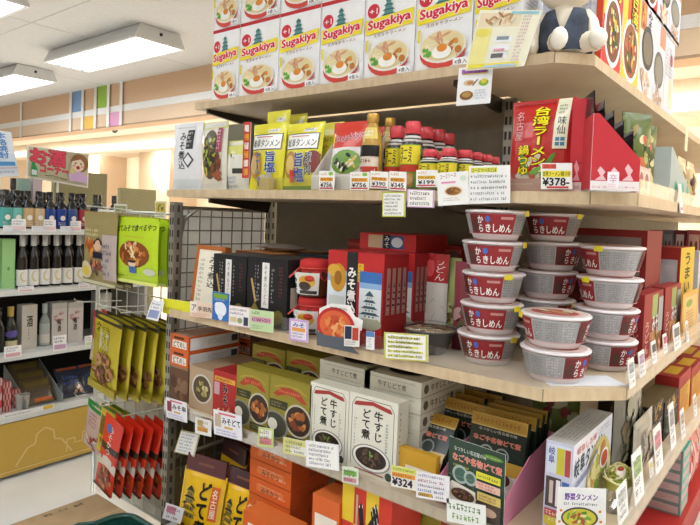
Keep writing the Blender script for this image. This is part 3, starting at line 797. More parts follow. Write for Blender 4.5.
def bottle_red():
    r = empty('sauce_bottle')
    p = Pk(); p.lathe([(.027, 0), (.031, .006), (.031, .105), (.026, .125), (.017, .137), (.015, .143)], mat('37302C', 'gloss'), 18); p.build('glass_body', r)
    p = Pk(); p.lathe([(.02, .138), (.0215, .141), (.0215, .163), (.019, .168)], mat('DE4A52', 'gloss'), 16); p.build('cap', r)
    p = Pk(3); p.kind = 'gloss'
    f = p.face(lambda a, b, l: Vector((math.sin((a - .5) * 2.8) * (.0316 + l), -math.cos((a - .5) * 2.8) * (.0316 + l), .006 + b * .105)), .085, .105, 14, 3, .0004)
    f.rect(0, 0, 1, 1, '7EA83A'); f.rect(.04, .56, .96, .98, 'F0DE3C'); f.text('コーミ', .3, .78, .7, .94, '23301A', bold=.05); f.text('ソース', .3, .6, .7, .75, '23301A', bold=.05)
    f.rect(.1, .38, .9, .54, 'C8402E'); f.rect(.3, .05, .75, .34, 'C98C4A'); f.ell(.62, .2, .13, .1, 'E0B070'); f.scrib(.05, .06, .3, .3, 4, 'DDE6A0'); p.build('bottle_label', r)
    p = Pk(3); p.kind = 'plastic'; p.lathe([(.0275, .118), (.0285, .12), (.021, .133)], 'DAD5CE', 18, cap0=False, cap1=False); p.build('neck_band', r)
    return r
bg = Maker(bottle_gold); br = Maker(bottle_red)
def stand(px, py, Z): return AZ(px, py, Z)
GB = 'sauce bottles on the second shelf'
def bx(px, Y): return AY(px, 176, Y).x
bg((bx(371, 1.51), 1.51, T2), 'gold capped sauce bottle with black band standing nearest the card tray', 'bottle', GB, scale=(1.12, 1.12, 1.2))
bg((bx(388, 1.62), 1.62, T2), 'gold capped sauce bottle half hidden behind the front one', 'bottle', GB, scale=(1.05, 1.05, 1.22))
row = [(395.5, 1.57, 1.22), (411, 1.53, 1.24), (424, 1.64, 1.24), (436, 1.70, 1.24), (446, 1.79, 1.24)]
nm = ['red capped brown sauce bottle, tall, right beside the gold capped pair', 'red capped brown sauce bottle, largest of the tall row, second from the gold pair', 'red capped sauce bottle, third in the tall rear row', 'red capped sauce bottle, fourth in the tall rear row', 'red capped sauce bottle, farthest right in the tall rear row']
for (px, Y, s), l in zip(row, nm): br((bx(px, Y), Y, T2), l, 'bottle', GB, scale=(1.12, 1.12, s * 1.02))
row = [(429, 1.52), (448, 1.52), (464, 1.57), (474, 1.63), (484, 1.69), (492, 1.76), (440, 1.60), (456, 1.66)]
nm = ['short red capped sauce bottle, left of the front pair above the pink card', 'short red capped sauce bottle, right of the front pair behind the round food card', 'short red capped sauce bottle third along the front row', 'short red capped sauce bottle fourth along the front row', 'short red capped sauce bottle fifth along the front row', 'short red capped sauce bottle at the right end before the red pouch', 'short red capped sauce bottle peeping between the front pair', 'short red capped sauce bottle peeping behind the third front one']
for (px, Y), l in zip(row, nm): br((bx(px, Y), Y, T2), l, 'bottle', GB, scale=(1.0, 1.0, .74))

# red hot-pot pouch, red boxes and flame tray
def d_taiwan(f):
    f.rect(0, 0, 1, 1, 'C42A26'); f.poly([(.0, .1), (.3, .5), (.7, .55), (1, .3), (1, 0), (0, 0)], 'E8641E'); f.poly([(.1, .05), (.3, .4), (.6, .42), (.9, .15), (.9, 0)], 'F2A63A')
    f.ell(.5, .22, .46, .15, 'B5342A'); f.blobs(.5, .24, .42, .14, ['5E9A3C', 'D9C3A0', 'E8A23A', 'C8341E', '7AB04C', 'E9DCC4'], 26, .3)
    f.text('台湾ラーメン', .38, .27, .66, .92, 'F6E21E', vert=True, bold=.06, out='241A14')
    f.text('鍋つゆ', .18, .17, .38, .5, 'F6E21E', vert=True, bold=.05, out='241A14')
    f.text('名古屋', .1, .55, .25, .88, 'D9A8A4', vert=True, bold=.0)
    f.rect(.74, .45, .94, .99, 'E8E4C4'); f.text('味仙', .78, .6, .91, .8, '2A3A2A', vert=True, bold=.03); f.scrib(.78, .82, .9, .97, 4, '5A6A50'); f.rect(.78, .48, .91, .57, '2F6E8E'); f.rect(.84, .48, .85, .57, 'E8E4C4'); f.rect(.78, .52, .91, .53, 'E8E4C4')
    f.rect(.05, .95, .7, .98, 'B01E1E'); f.rect(0, 0, 1, .14, 'D7A99A'); f.scrib(.08, .03, .6, .1, 2, 'F6E8DC')
pbag('soup_pouch', 505, 570, 97, 191, 1.475, T2, .05, 'C42A26', d_taiwan, 'red hot pot soup pouch with yellow lettering on the second shelf', 'soup pouch', 'red soup pouches', 50, lean=.02)
pbag('soup_pouch', 509, 566, 99, 191, 1.56, T2, .05, 'C42A26', d_taiwan, 'red hot pot soup pouch hidden directly behind the front red one', 'soup pouch', 'red soup pouches', 51)
def flame(f, x, y, w, h, c='F6E4E4'):
    f.poly([(x, y), (x + w * .5, y + h * .3), (x + w * .2, y + h * .7), (x + w * .45, y + h), (x + w * .9, y + h * .6), (x + w * .7, y + h * .35), (x + w, y)], c)
def d_redbox(f):
    f.rect(0, 0, 1, 1, 'C8313A'); f.rect(0, .3, 1, .32, 'B02430'); flame(f, .2, .12, .5, .22, 'E9A0A4'); f.rect(0, 0, 1, .1, 'E8D4D0'); f.text('コーミ', .3, .03, .7, .07, 'B83A3A', bold=.02)
pbox('red_box', 571, 586, 99, 188, 1.475, T2, .05, 'C8313A', d_redbox, 'tall red card box squeezed between the red pouch and the flame tray', 'box', None, 52)
# slanted red holder printed with flames: its printed side stands along the cut corner of the shelf
A_ = AZ(592, 189.5, T2); B_ = AZ(641, 191, T2); A_ += Vector((-.006, .006, 0)); B_ += Vector((-.006, .006, 0))
W_ = (B_ - A_).length; ANG = math.atan2(B_.y - A_.y, B_.x - A_.x)
hl, hr, dd = W_ * 1.66, W_ * .68, .20
r = empty('display_box', (A_ + B_) / 2, (0, 0, ANG)); tag(r, 'red slant topped display box printed with white flames at the shelf corner', 'display box')
p = Pk(6); w = W_
q = [(-w / 2, 0), (w / 2, 0), (w / 2, hr), (-w / 2 + .012, hl), (-w / 2, hl)]
p.extr(q, 0, .004, 'C8313A', 'E9E6E4')
f = p.front(w, hl); f.rect(0, 0, 1, .12, 'F0E6E4'); f.text('コーミ', .04, .025, .2, .055, 'C04A4A', bold=.02); f.text('台湾ラーメン鍋つゆ', .26, .03, .92, .055, 'C8707A')
for x, hh in ((.08, .18), (.36, .17), (.64, .22)): flame(f, x, .13, .24, hh, 'EDBFC2')
f.rect(.34, .03, .58, .24, 'F6EEF0'); f.text('辛', .38, .09, .54, .21, 'C48A9A'); f.scrib(.36, .04, .56, .09, 2, 'E09AA8')
p.build('printed_side', r)
p = Pk(6); p.extr(q, dd - .004, dd, 'DAD6D4', 'E9E6E4'); p.build('back_side', r)
p = Pk(6); p.box(w / 2 - .004, .004, 0, w / 2, dd - .004, hr * .9, 'EFECEA'); p.box(-w / 2, .004, 0, -w / 2 + .004, dd - .004, hl, 'C8313A'); p.box(-w / 2, .004, 0, w / 2, dd - .004, .003, 'E2DEDA'); p.build('end_walls', r)
NR = Vector((math.cos(ANG), math.sin(ANG), 0)); NV = Vector((-NR.y, NR.x, 0)); C_ = (A_ + B_) / 2
def d_black(f):
    f.rect(0, 0, 1, 1, '2B2A2E'); f.rect(.1, .3, .9, .8, '7A5A52'); f.blobs(.5, .5, .35, .2, ['C9A890', 'A87A60', '3A2A2A', 'D9D2C8'], 16, .3); f.rect(.1, .84, .9, .95, 'C9C4C0')
nm = ['foremost', 'second', 'third', 'fourth', 'rearmost']
for i in range(5):
    p = Pk(60 + i); hh = .228 - .023 * i; bag_mesh(p, .15, hh, .016, '222126', '302E33'); d_black(p)
    pos = C_ + NR * (-w / 2 + .02 + .0205 * i) + NV * (dd / 2) + Vector((0, 0, .004))
    o = p.build('black_pouch', None, pos, (math.radians(-4), 0, ANG + PI / 2)); tag(o, 'black food pouch standing in the red flame display box, %s along the slope' % ORD[i], 'pouch', 'black pouches in the flame box')
# green pouches and grey display tray farther along the side
def d_greenp(f):
    f.rect(0, 0, 1, 1, '5E6B34'); f.blobs(.5, .5, .45, .42, ['B9B56A', '3C4A24', 'D9CFA0', '8A7A40', 'C86A4A'], 30, .22)
for i, (px, Y) in enumerate(((657, 1.73), (664, 1.80))):
    p = Pk(70 + i); bag_mesh(p, .11, .225 - .02 * i, .03, '59602F', '2A2A28'); d_greenp(p)
    o = p.build('green_pouch', None, (-.40, Y, T2), (0, 0, math.radians(62))); tag(o, ('tall green and black pouch standing behind the red flame box', 'green food pouch behind the tall green and black one')[i], 'pouch', 'green pouches on the shelf side')
p = Pk(73); w = .14; p.box(-w / 2, 0, 0, w / 2, .09, .07, 'D9B8A8'); f = p.front(w, .07); f.rect(.04, .1, .96, .9, 'E2CFC0'); f.ell(.3, .5, .14, .3, 'B06A5A'); f.ell(.7, .5, .14, .3, 'B06A5A')
o = p.build('snack_box', None, (-.352, 1.625, T2), R90); tag(o, 'small pink snack box lying at the shelf side behind the flame box', 'box')
p = Pk(74)
q = [(-.15, 0), (.2, 0), (.2, .05), (-.13, .16), (-.15, .16)]
p.extr(q, 0, .004, 'A9B2AA'); p.extr(q, .22, .224, 'A9B2AA'); p.box(-.15, .004, 0, .2, .22, .004, 'A9B2AA'); p.box(-.15, .004, .004, -.146, .22, .16, 'A9B2AA')
f = p.flat((-.15, 0, 0), (1, 0, 0), (0, 0, 1), .35, .16)
for x in (.25, .6, .85): f.ell(x, .3, .06, .12, '5FA67A'); f.L -= f.step
o = p.build('display_tray', None, (-.352, 2.10, T2), R90); tag(o, 'grey green slant sided tray behind the green pouches on the second shelf', 'tray')
for i in range(3):
    p = Pk(80 + i); bag_mesh(p, .17, .2, .05, 'B79B6A', '3A342C'); p.rect(0, 0, 1, 1, 'C2A878'); p.blobs(.5, .5, .4, .4, ['3A2E26', 'E0CFA0', '8A6A3A'], 16, .3)
    o = p.build('snack_bag', None, (-.44, 2.44 + .2 * i, T2), R90); tag(o, 'tan and black snack bag, %s beyond the grey green tray' % ORD[i], 'snack bag', 'tan snack bags on the shelf side')
# ================================================================ price cards on the shelf edges
def d_price(head='E8A02C', body='C8342C', txt='¥378', green=False):
    def d(f):
        f.rect(0, 0, 1, 1, 'F8F6F0')
        f.scrib(.08, .74, .6, .94, 1, 'C88A2C'); f.rect(.08, .46, .92, .66, head); f.scrib(.1, .48, .9, .66, 1, '6A3A1A')
        if green: f.ell(.78, .86, .14, .1, '8CC04A')
        f.text(txt, .1, .16, .86, .4, '2A2A2E', bold=.04); f.rect(.06, .06, .94, .13, body)
    return d
def d_note(border, rows=5, col='3A3A3A', hi=None):
    def d(f):
        f.rect(0, 0, 1, 1, border); f.rect(.05, .05, .95, .95, 'F7F5EE')
        if hi:
            for j in range(rows): f.rect(.1, .92 - (j + .8) * .84 / rows, .8 + .1 * (j % 2), .92 - (j + .35) * .84 / rows, hi)
        f.scrib(.1, .08, .92, .92, rows, col, 1.3)
    return d
PC = 'hand lettered price cards on the shelf edges'
def pcard(x0, y0, x1, y1, Y, label, draw, sk=0.0, sl=.02, seed=4):
    return corners_card('shelf_price_card', quadpx(x0, y0, x1, y1, sk, sl), Y, label, 'price card', draw, PC, seed=seed)
Y2 = F2 - .006
pcard(319, 171, 334, 190, Y2, 'small price card at the foot of the slanted card tray, left one', d_price(green=True, txt='¥756'))
pcard(350, 172, 369, 190, Y2, 'small price card with green leaf below the red ramen packs', d_price(green=True, txt='¥756'))
pcard(370, 171, 388, 188, Y2, 'small price card below the gold capped bottle', d_price(txt='¥390'), 1)
pcard(389, 171, 406, 190, Y2 - .004, 'small price card below the tall red capped bottles', d_price(txt='¥345'), 1)
pcard(416, 170, 437, 187, Y2, 'small price card under the short sauce bottles', d_price(txt='¥199', head='E8B83C'))
pcard(382, 192, 405, 217, Y2, 'yellow green bordered note card hanging under the second shelf edge', d_note('C3CC4A', 6))
pcard(407, 189, 434, 207, Y2 - .003, 'pink bordered note card hanging beside the yellow green one', d_note('D9A8D4', 3), 1)
def d_oval(f):
    f.rect(0, 0, 1, 1, 'F6F5F0'); f.text('コーミソース', .1, .8, .62, .92, 'A63A5A', bold=.02, rise=.1); f.rect(.14, .66, .6, .72, 'E89AC0')
    f.ell(.52, .42, .3, .15, 'F0D8B8'); f.ell(.52, .42, .25, .12, '9A6434'); f.blobs(.52, .42, .2, .09, ['B98A4A', '7A4A24'], 12, .3); f.scrib(.2, .12, .85, .24, 2, 'B9A898'); f.ell(.85, .8, .1, .08, 'D9E6D2')
pcard(438, 173, 469, 206, Y2 - .008, 'white card with a round brown dish picture below the short bottles', d_oval, -2, -.03)
def d_list(f):
    f.rect(0, 0, 1, 1, 'F7F6F2'); f.rect(.05, .82, .7, .95, 'E3E05A'); f.text('コーミソースとは', .07, .83, .68, .93, '30302C', bold=.02)
    for k in range(5): f.ell(.07, .72 - k * .15, .022, .03, '9AA0A8'); f.scrib(.12, .66 - k * .15, .95, .78 - k * .15, 1, '6A6E78', 1.2)
pcard(469, 166, 510, 204, Y2 - .004, 'wide white list card with yellow heading above the noodle bowl stacks', d_list, -1, 0)
def d_378(f):
    f.rect(0, 0, 1, 1, 'F6F4EE'); f.rect(.04, .78, .5, .96, 'D9604A'); f.text('台湾', .1, .8, .5, .95, 'C8342C', bold=.03); f.rect(.06, .46, .96, .7, 'F0E03A'); f.text('台湾ラーメン鍋つゆ', .06, .5, .95, .68, '2A2A2A', bold=.02)
    f.text('¥378-', .06, .13, .92, .43, '1E1E22', bold=.06); f.rect(.2, .03, .9, .1, 'D23A2C')
pcard(541, 163, 572, 189, Y2 - .004, 'price card reading 378 at the foot of the red hot pot pouch', d_378, 0, 0)
p = Pk(); p.box(-.035, 0, 0, .035, .003, .06, ACRYLIC); o = p.build('card_holder', None, AY(556, 189, Y2 + .03)); tag(o, 'clear card stand behind the 378 price card', 'card stand')
def d_thin(f): f.rect(0, 0, 1, 1, 'F4F1E8'); f.scrib(.15, .3, .85, .9, 3, 'A8A8A0'); f.rect(.1, .1, .9, .2, 'D9909A')
def scard(px, py, w, h, Z, label, draw, lean=.12, X=XS - .012, seed=4, drop=.0):
    """card at the aisle side of a shelf, facing +x, its foot on the photo point px, py"""
    q = AX(px, py, X + .022)
    p = Pk(seed); p.box(-w / 2, 0, 0, w / 2, .002, h, 'F3F2EC'); draw(p.front(w, h))
    o = p.build('shelf_price_card', None, (X + .022, q.y, q.z), (-lean, 0, PI / 2)); return tag(o, label, 'price card', PC)
scard(682, 213, .045, .09, T2, 'small white price card on the second shelf side edge under the grey tray', d_thin)
scard(686, 151, .055, .10, TT, 'cream price card hanging below the top shelf side edge', lambda f: (f.rect(0, 0, 1, 1, 'F0DFB0'), f.scrib(.2, .3, .8, .7, 2, 'C8B080')), 0, XT - .02)

# ================================================================ third shelf
def d_framed(f):
    f.rect(0, 0, 1, 1, 'B5652C'); f.rect(.12, .06, .9, .93, 'EFE6CE'); f.rect(.16, .09, .86, .9, 'F3EDD9'); f.text('みそ煮込', .5, .35, .78, .84, '3A3026', vert=True, bold=.03); f.scrib(.2, .12, .42, .8, 10, '9A8C72')
Y3 = F3
pbox('framed_gift_box', 190, 218, 254, 322, Y3 + .07, T3, .03, 'B5652C', d_framed, 'orange edged gift box with white brush lettered front at the left of the third shelf', 'gift box', None, 2, lean=.12, hh=.25)
for i, (yy, c) in enumerate(((0, '8A5230'), (1, '7A4628'))):
    p = Pk(); p.box(-.12, 0, 0, .12, .14, .115, c, top=('B9793F', '9A6238')[i]); f = p.front(.24, .115); f.rect(0, .85, 1, 1, 'C98A4C')
    o = p.build('wooden_box', None, (-1.74, 1.60 + .17 * yy, T3 + .0)); tag(o, ('brown wooden lidded box behind the black boxes, nearer one', 'brown wooden lidded box behind the black boxes, against the back')[i], 'wooden box', 'brown wooden boxes')
    p = Pk(); p.box(-.12, 0, 0, .12, .14, .115, c, top='C48848'); o = p.build('wooden_box', None, (-1.74, 1.60 + .17 * yy, T3 + .117)); tag(o, ('brown wooden lidded box stacked on top of the nearer brown box', 'brown wooden lidded box stacked on top of the rear brown box')[i], 'wooden box', 'brown wooden boxes')
p = Pk(); bag_mesh(p, .22, .12, .03, 'CFC6C2', kind='foil'); o = p.build('film_pack', None, (-1.70, 1.66, T3 + .25), (-PI / 2, 0, .2)); tag(o, 'crumpled clear film pack lying on top of the brown wooden boxes', 'film pack')
def d_blackbox(f):
    f.rect(0, 0, 1, 1, '1C1B1D'); f.rect(.38, .27, .56, .93, 'EDEAE4'); f.text('みそ煮込うどん', .43, .31, .51, .91, '26262A', vert=True)
    f.scrib(.26, .35, .34, .9, 10, 'C9C6C2'); f.scrib(.2, .42, .27, .9, 9, 'A9A6A2'); f.scrib(.62, .35, .7, .86, 9, 'B9B4AE'); f.scrib(.8, .45, .92, .9, 9, '8A3A3A')
    f.line([(.12, .68), (.24, .34)], .05, 'C9A868'); f.poly([(.05, .1), (.4, .1), (.36, .2), (.22, .34), (.1, .2)], '8A7A34'); f.ell(.55, .12, .3, .1, '77862E'); f.ell(.82, .17, .12, .1, '7A6A2C')
GBK = 'black gift boxes on the third shelf'
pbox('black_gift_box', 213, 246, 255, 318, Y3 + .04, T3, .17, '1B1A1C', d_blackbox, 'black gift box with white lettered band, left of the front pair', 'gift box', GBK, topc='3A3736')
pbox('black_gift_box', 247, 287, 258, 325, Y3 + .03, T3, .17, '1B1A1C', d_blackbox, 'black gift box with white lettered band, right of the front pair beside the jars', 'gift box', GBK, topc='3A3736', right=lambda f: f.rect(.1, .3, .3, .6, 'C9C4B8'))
def d_darkflat(f): f.rect(0, 0, 1, 1, '1E1E20'); f.rect(.45, .35, .8, .75, 'DAD8D4'); f.scrib(.48, .4, .78, .7, 1, '55555A')
for i, (x0, x1, yt, yb, Y, z) in enumerate(((269, 297, 246, 256, 1.66, .16), (298, 350, 249, 262, 1.64, .135), (298, 350, 239, 250, 1.64, .188))):
    a, b, _, _ = span(x0, x1, yt, yb, Y)
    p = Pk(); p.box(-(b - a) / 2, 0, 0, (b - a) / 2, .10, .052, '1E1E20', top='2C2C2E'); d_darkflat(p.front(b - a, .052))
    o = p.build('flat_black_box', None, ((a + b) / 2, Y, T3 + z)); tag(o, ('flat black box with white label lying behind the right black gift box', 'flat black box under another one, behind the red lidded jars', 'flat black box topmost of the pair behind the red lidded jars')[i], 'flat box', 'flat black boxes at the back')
for i, x in enumerate((-1.475, -1.275)):
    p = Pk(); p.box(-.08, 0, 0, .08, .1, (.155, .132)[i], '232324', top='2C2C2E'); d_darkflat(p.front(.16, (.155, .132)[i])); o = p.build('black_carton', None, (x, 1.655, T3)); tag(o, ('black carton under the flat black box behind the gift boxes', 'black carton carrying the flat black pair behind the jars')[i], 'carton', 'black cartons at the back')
# jars with red cloth lids
def jar():
    r = empty('miso_jar')
    p = Pk(); p.lathe([(.042, 0), (.047, .006), (.047, .062), (.04, .075)], mat('55301F', 'gloss'), 20); p.build('jar_body', r)
    p = Pk(8); CL = mat('C23A38', 'cloth'); n = 28; vs = []; fs = []
    for j, (rr, z) in enumerate(((.0, .105), (.03, .104), (.043, .098), (.044, .082), (.041, .078), (.048, .057), (.0505, .05))):
        for i in range(n):
            a = 2 * PI * i / n; q = rr * (1 + (.07 * math.sin(a * 7) if j > 4 else 0)); vs.append((q * math.cos(a), q * math.sin(a), z + (.006 * math.sin(a * 7) if j > 4 else 0)))
    for j in range(6):
        for i in range(n): fs.append((j * n + i, (j + 1) * n + i, (j + 1) * n + (i + 1) % n, j * n + (i + 1) % n))
    p.add(vs, fs, CL, True); cl_ = p.build('cloth_lid', r)
    p = Pk(); p.tube([(.0425 * math.cos(2 * PI * k / 20), .0425 * math.sin(2 * PI * k / 20), .079) for k in range(21)], .0025, 'D9534A', 5); p.tube([(-.02, -.042, .079), (-.05, -.05, .05)], .003, 'D9534A', 5); p.build('cord_tie', cl_)
    p = Pk(3); p.kind = 'gloss'
    f = p.face(lambda a, b, l: Vector((math.sin((a - .5) * 1.9) * (.0485 + l + .009 * (1 if b > .7 else b)), -math.cos((a - .5) * 1.9) * (.0485 + l + .009 * (1 if b > .7 else b)), .006 + b * .062)), .08, .062, 12, 3, .0006)
    f.rect(0, 0, 1, 1, 'E6E2DA'); f.rect(.04, .05, .36, .95, 'FFFFFF'); f.text('みそ', .08, .15, .34, .85, '1E1E1E', vert=True, bold=.06); f.ell(.66, .6, .24, .28, 'D9A83C'); f.ell(.6, .4, .18, .2, '3A2A20'); f.ell(.75, .75, .12, .14, 'C8402C'); f.rect(.45, .05, .95, .2, '2A2422'); p.build('jar_label', r)
    return r
jr = Maker(jar)
def jx(px, Y): return AY(px, 305, Y).x
GJ = 'red cloth lidded jars on the third shelf'
JS = (1.18, 1.18, 1.16)
x1_ = AY(287, 300, Y3 + .03).x + .066; x2_ = AY(327, 300, Y3 + .05).x - .062
for x, Y, z, l in ((x1_, Y3 + .09, 0, 'red cloth lidded jar at lower left, behind the purple edged card'), (x2_, Y3 + .215, 0, 'red cloth lidded jar at lower right, beside the castle gift box'),
                   (x1_, Y3 + .09, .1225, 'red cloth lidded jar stacked on the lower left jar'), (x2_, Y3 + .215, .1225, 'red cloth lidded jar stacked on the lower right jar')):
    jr((x, Y, T3 + z), l, 'jar', GJ, scale=JS)
# red castle gift box and stacked copies behind it
def d_castle(f):
    f.rect(0, 0, 1, 1, 'BE2A2A'); f.rect(0, .32, .36, .78, 'DCE3E8'); f.rect(0, .66, .36, .78, '8FB0D6'); f.ell(.2, .7, .15, .16, 'C8922E'); f.ell(.12, .78, .12, .07, 'D9A83C'); f.ell(.2, .7, .07, .08, '9A6420'); f.rect(.04, .34, .33, .5, 'C9CFC9')
    f.rect(.36, .3, .55, 1, '201C1E'); f.text('みそ煮込', .375, .33, .535, .84, 'F4F0EA', vert=True, bold=.08)
    f.rect(.56, .68, .66, .88, 'E8B42C'); f.scrib(.57, .69, .65, .87, 5, '7A4A1A')
    f.rect(.6, .22, .98, .8, 'DDE4E6'); f.rect(.6, .68, .98, .8, '3E6FB4'); f.rect(.6, .62, .98, .68, '8FB2DA'); f.ell(.8, .25, .2, .07, 'A9A890'); f.tower(.79, .3, .34, .3, 'D9DCD6', '3E5A66')
    f.rect(0, 0, 1, .16, 'B02426')
def d_castle_side(f):
    f.rect(0, 0, 1, 1, '9A2222')
    for k in range(4): f.rect(.12 + .2 * k, .35, .26 + .2 * k, .85, 'A87A70'); f.tower(.19 + .2 * k, .4, .12, .3, 'B99A90', '5A3A3A'); f.L -= 4 * f.step
    f.rect(0, .1, 1, .14, 'C8453C')
pbox('castle_gift_box', 327, 383, 252, 345, Y3 + .05, T3, .13, 'B32828', d_castle, 'red udon gift box with castle picture, foremost on the third shelf', 'gift box', 'red castle gift boxes', right=d_castle_side)
for i in range(2):
    a, b, _, z1 = span(327, 383, 252, 345, Y3 + .05)
    p = Pk(); w = b - a; h = z1 - T3; p.box(-w / 2, 0, 0, w / 2, .11, h, 'A52626'); d_castle_side(p.right(w, .11, h)); p.L = 0; d_castle(p.front(w, h))
    o = p.build('castle_gift_box', None, ((a + b) / 2 + .02, Y3 + .184 + .115 * i, T3)); tag(o, ('red udon gift box standing second, right behind the foremost castle box', 'red udon gift box standing rearmost behind the castle boxes')[i], 'gift box', 'red castle gift boxes')
def d_redflat(f): f.rect(0, 0, 1, 1, 'B92C2A'); f.rect(.16, .12, .8, .9, '34507A'); f.rect(.16, .12, .42, .9, 'B9A27C'); f.rect(.44, .1, .56, .95, '1C1A1C'); f.text('みそ', .45, .15, .55, .9, 'EDEAE4', vert=True); f.ell(.68, .5, .1, .3, 'C9D0D4')
a, b, z0, z1 = span(360, 416, 236, 252, 1.60); hcast = span(327, 383, 252, 345, Y3 + .05)[3]
p = Pk(); w = b - a; p.box(-w / 2, 0, 0, w / 2, .2, .055, 'B02826', top='C24440'); d_redflat(p.front(w, .055)); o = p.build('flat_red_box', None, ((a + b) / 2, 1.60, hcast + .001)); tag(o, 'flat red gift box lying across the standing castle boxes', 'flat box')
for i, (x0, x1) in enumerate(((348, 366), (428, 462))):
    a, b, _, _ = span(x0, x1, 238, 252, 1.79); w = b - a
    p = Pk(); p.box(-w / 2, 0, 0, w / 2, .15, .30, '8E2422', top='9A2E2A'); f = p.front(w, .30); f.rect(0, .92, 1, .96, 'B94A40'); f.rect(.68, .78, .9, .95, '6A4A40'); f.rect(.1, .2, .6, .7, '9A3A34')
    o = p.build('red_carton', None, ((a + b) / 2, 1.79, T3)); tag(o, ('narrow dark red carton at the back between black boxes and castle boxes', 'wide dark red carton against the back behind the noodle bowls')[i], 'carton', 'dark red cartons at the back')
def d_redwhite(f): f.rect(0, 0, 1, 1, 'D9D4CC'); f.rect(0, .68, 1, 1, 'B42A2E'); f.text('うどん', .5, .7, .9, .96, 'F2DCD8', vert=True); f.ell(.3, .84, .2, .1, 'D9565A'); f.line([(.1, .3), (.5, .5), (.9, .4)], .02, '9AAA9A'); f.line([(.2, .1), (.6, .35)], .02, 'B0B8B0'); f.rect(0, 0, 1, .1, 'C2484A')
pbag('udon_pack', 421, 446, 254, 322, 1.62, T3, .03, 'D6D0C8', d_redwhite, 'red and white udon pouch behind the plastic noodle bowl', 'pouch')
pbag('green_pack', 444, 458, 258, 318, 1.64, T3, .04, 'A8B06A', lambda f: f.rect(0, 0, 1, 1, 'A9B070').blobs(.5, .4, .4, .3, ['5A4A34', 'C9C890', '7A6A40'], 14, .3), 'pale green pouch squeezed beside the first bowl stack', 'pouch')
pbag('magenta_pack', 452, 472, 262, 318, 1.58, T3, .03, '8E3A46', lambda f: f.rect(0, 0, 1, 1, '93404C').blobs(.5, .4, .4, .3, ['5A2A30', 'C9A0A0', '7A6A50'], 14, .3), 'dull magenta pouch behind the first bowl stack', 'pouch')
# plastic food bowls
def foodbowl():
    r = empty('food_bowl')
    p = Pk(); p.lathe([(.05, 0), (.055, .004), (.082, .07), (.09, .078), (.09, .082)], mat('4A4B4C', 'plastic'), 28, cap1=False); p.build('bowl', r)
    p = Pk(5); f = p.flat((-.085, -.085, .076), (1, 0, 0), (0, 1, 0), .17, .17, .001); f.ell(.5, .5, .5, .5, 'C9B896', 26); f.blobs(.5, .5, .44, .44, ['C89A5A', 'E4D3A8', '8A5A34', 'B9803C', '5A6A34', 'EDE4C8'], 40, .18); p.build('noodles', r)
    p = Pk(); p.lathe([(.0905, .082), (.09, .09), (.06, .1), (.02, .104)], CELLO, 28, cap0=False); p.build('clear_lid', r)
    return r
fb_ = Maker(foodbowl)
q = AZ(429, 352, T3); fb_((q.x, Y3 + .13, T3), 'dark plastic bowl of ready noodles under a clear lid beside the bowl stack', 'food bowl', 'ready noodle bowls', scale=(.86, .86, .86))
fb_((q.x + .05, Y3 + .36, T3), 'dark plastic noodle bowl half hidden behind the front one', 'food bowl', 'ready noodle bowls', scale=(.86, .86, .86))
# cut-out card of a red bowl, small cards, yellow note
def cutout(f):
    f.ell(.42, .52, .43, .40, 'C02A28', 24); f.ell(.42, .52, .36, .33, 'D9653A', 24); f.blobs(.42, .5, .28, .25, ['C8502C', 'E08A4A', 'B9401E', 'E8A868'], 26, .25)
    f.poly([(.02, .02), (.98, .02), (.8, .16), (.62, .3), (.2, .28), (.0, .34)], '5A5E66'); f.scrib(.3, .87, .7, .95, 1, '3A3A3A'); f.poly([(.68, .45), (.96, .38), (.98, .5), (.74, .58)], 'E9C8A0')
pts = [(320, 338), (322, 308), (334, 303), (352, 305), (357, 316), (365, 320), (364, 330), (350, 333), (348, 347), (321, 342)]
Yc = F3 + .0; q = [AY(x, y, Yc) for x, y in pts]; o0 = AY(319, 345, Yc)
p = Pk(9); p.extr([((v - o0).x, (v - o0).z) for v in q], 0, .002, 'F3EFEA'); w = AY(365, 320, Yc).x - o0.x; h = AY(330, 302, Yc).z - o0.z
cutout(p.flat((0, -.0004, 0), (1, 0, 0), (0, 0, 1), w, h)); o = p.build('bowl_cutout_card', None, o0 - Vector((0, .012, 0))); tag(o, 'cut out card shaped like a red soup bowl standing before the castle gift box', 'cutout card')
Y3c = F3 - .016
pcard(344, 325, 359, 346, Y3c - .006, 'small dark card with red picture beside the bowl cutout', lambda f: (f.rect(0, 0, 1, 1, 'E9E4DC'), f.rect(.05, .35, .5, .95, '22304A'), f.rect(.55, .3, .95, .9, 'C04030'), f.scrib(.1, .05, .9, .28, 2, '777777')), 1)
pcard(366, 331, 374, 349, Y3c, 'narrow white and blue card before the castle gift box', lambda f: (f.rect(0, 0, 1, 1, 'EFEFEF'), f.rect(0, .7, 1, 1, '5A8AC0'), f.scrib(.2, .1, .8, .65, 4, '8A8A8A')), 1)
pcard(384, 332, 428, 359, Y3c, 'large yellow bordered note card on the third shelf edge', d_note('C9C95A', 5, '3A4040', 'E4E070'), 3, 0)
pcard(163, 298, 190, 313, Y3c + .02, 'bright yellow strip card at the left end of the third shelf', lambda f: f.rect(0, 0, 1, 1, 'E3E02E').scrib(.08, .2, .8, .5, 1, 'A8A420'), 4, 0)
def d_orangecard(f): f.rect(0, 0, 1, 1, 'F0D3BC'); f.rect(0, .25, .3, 1, 'F4E6DA'); f.text('手羽先', .35, .42, .95, .72, '3A2A22', bold=.05); f.text('ア', .08, .4, .28, .8, '33302C', bold=.03); f.scrib(.1, .05, .9, .3, 2, 'C08A6A')
pcard(190, 301, 213, 316, Y3c, 'pale orange price card before the framed gift box', d_orangecard, 3)
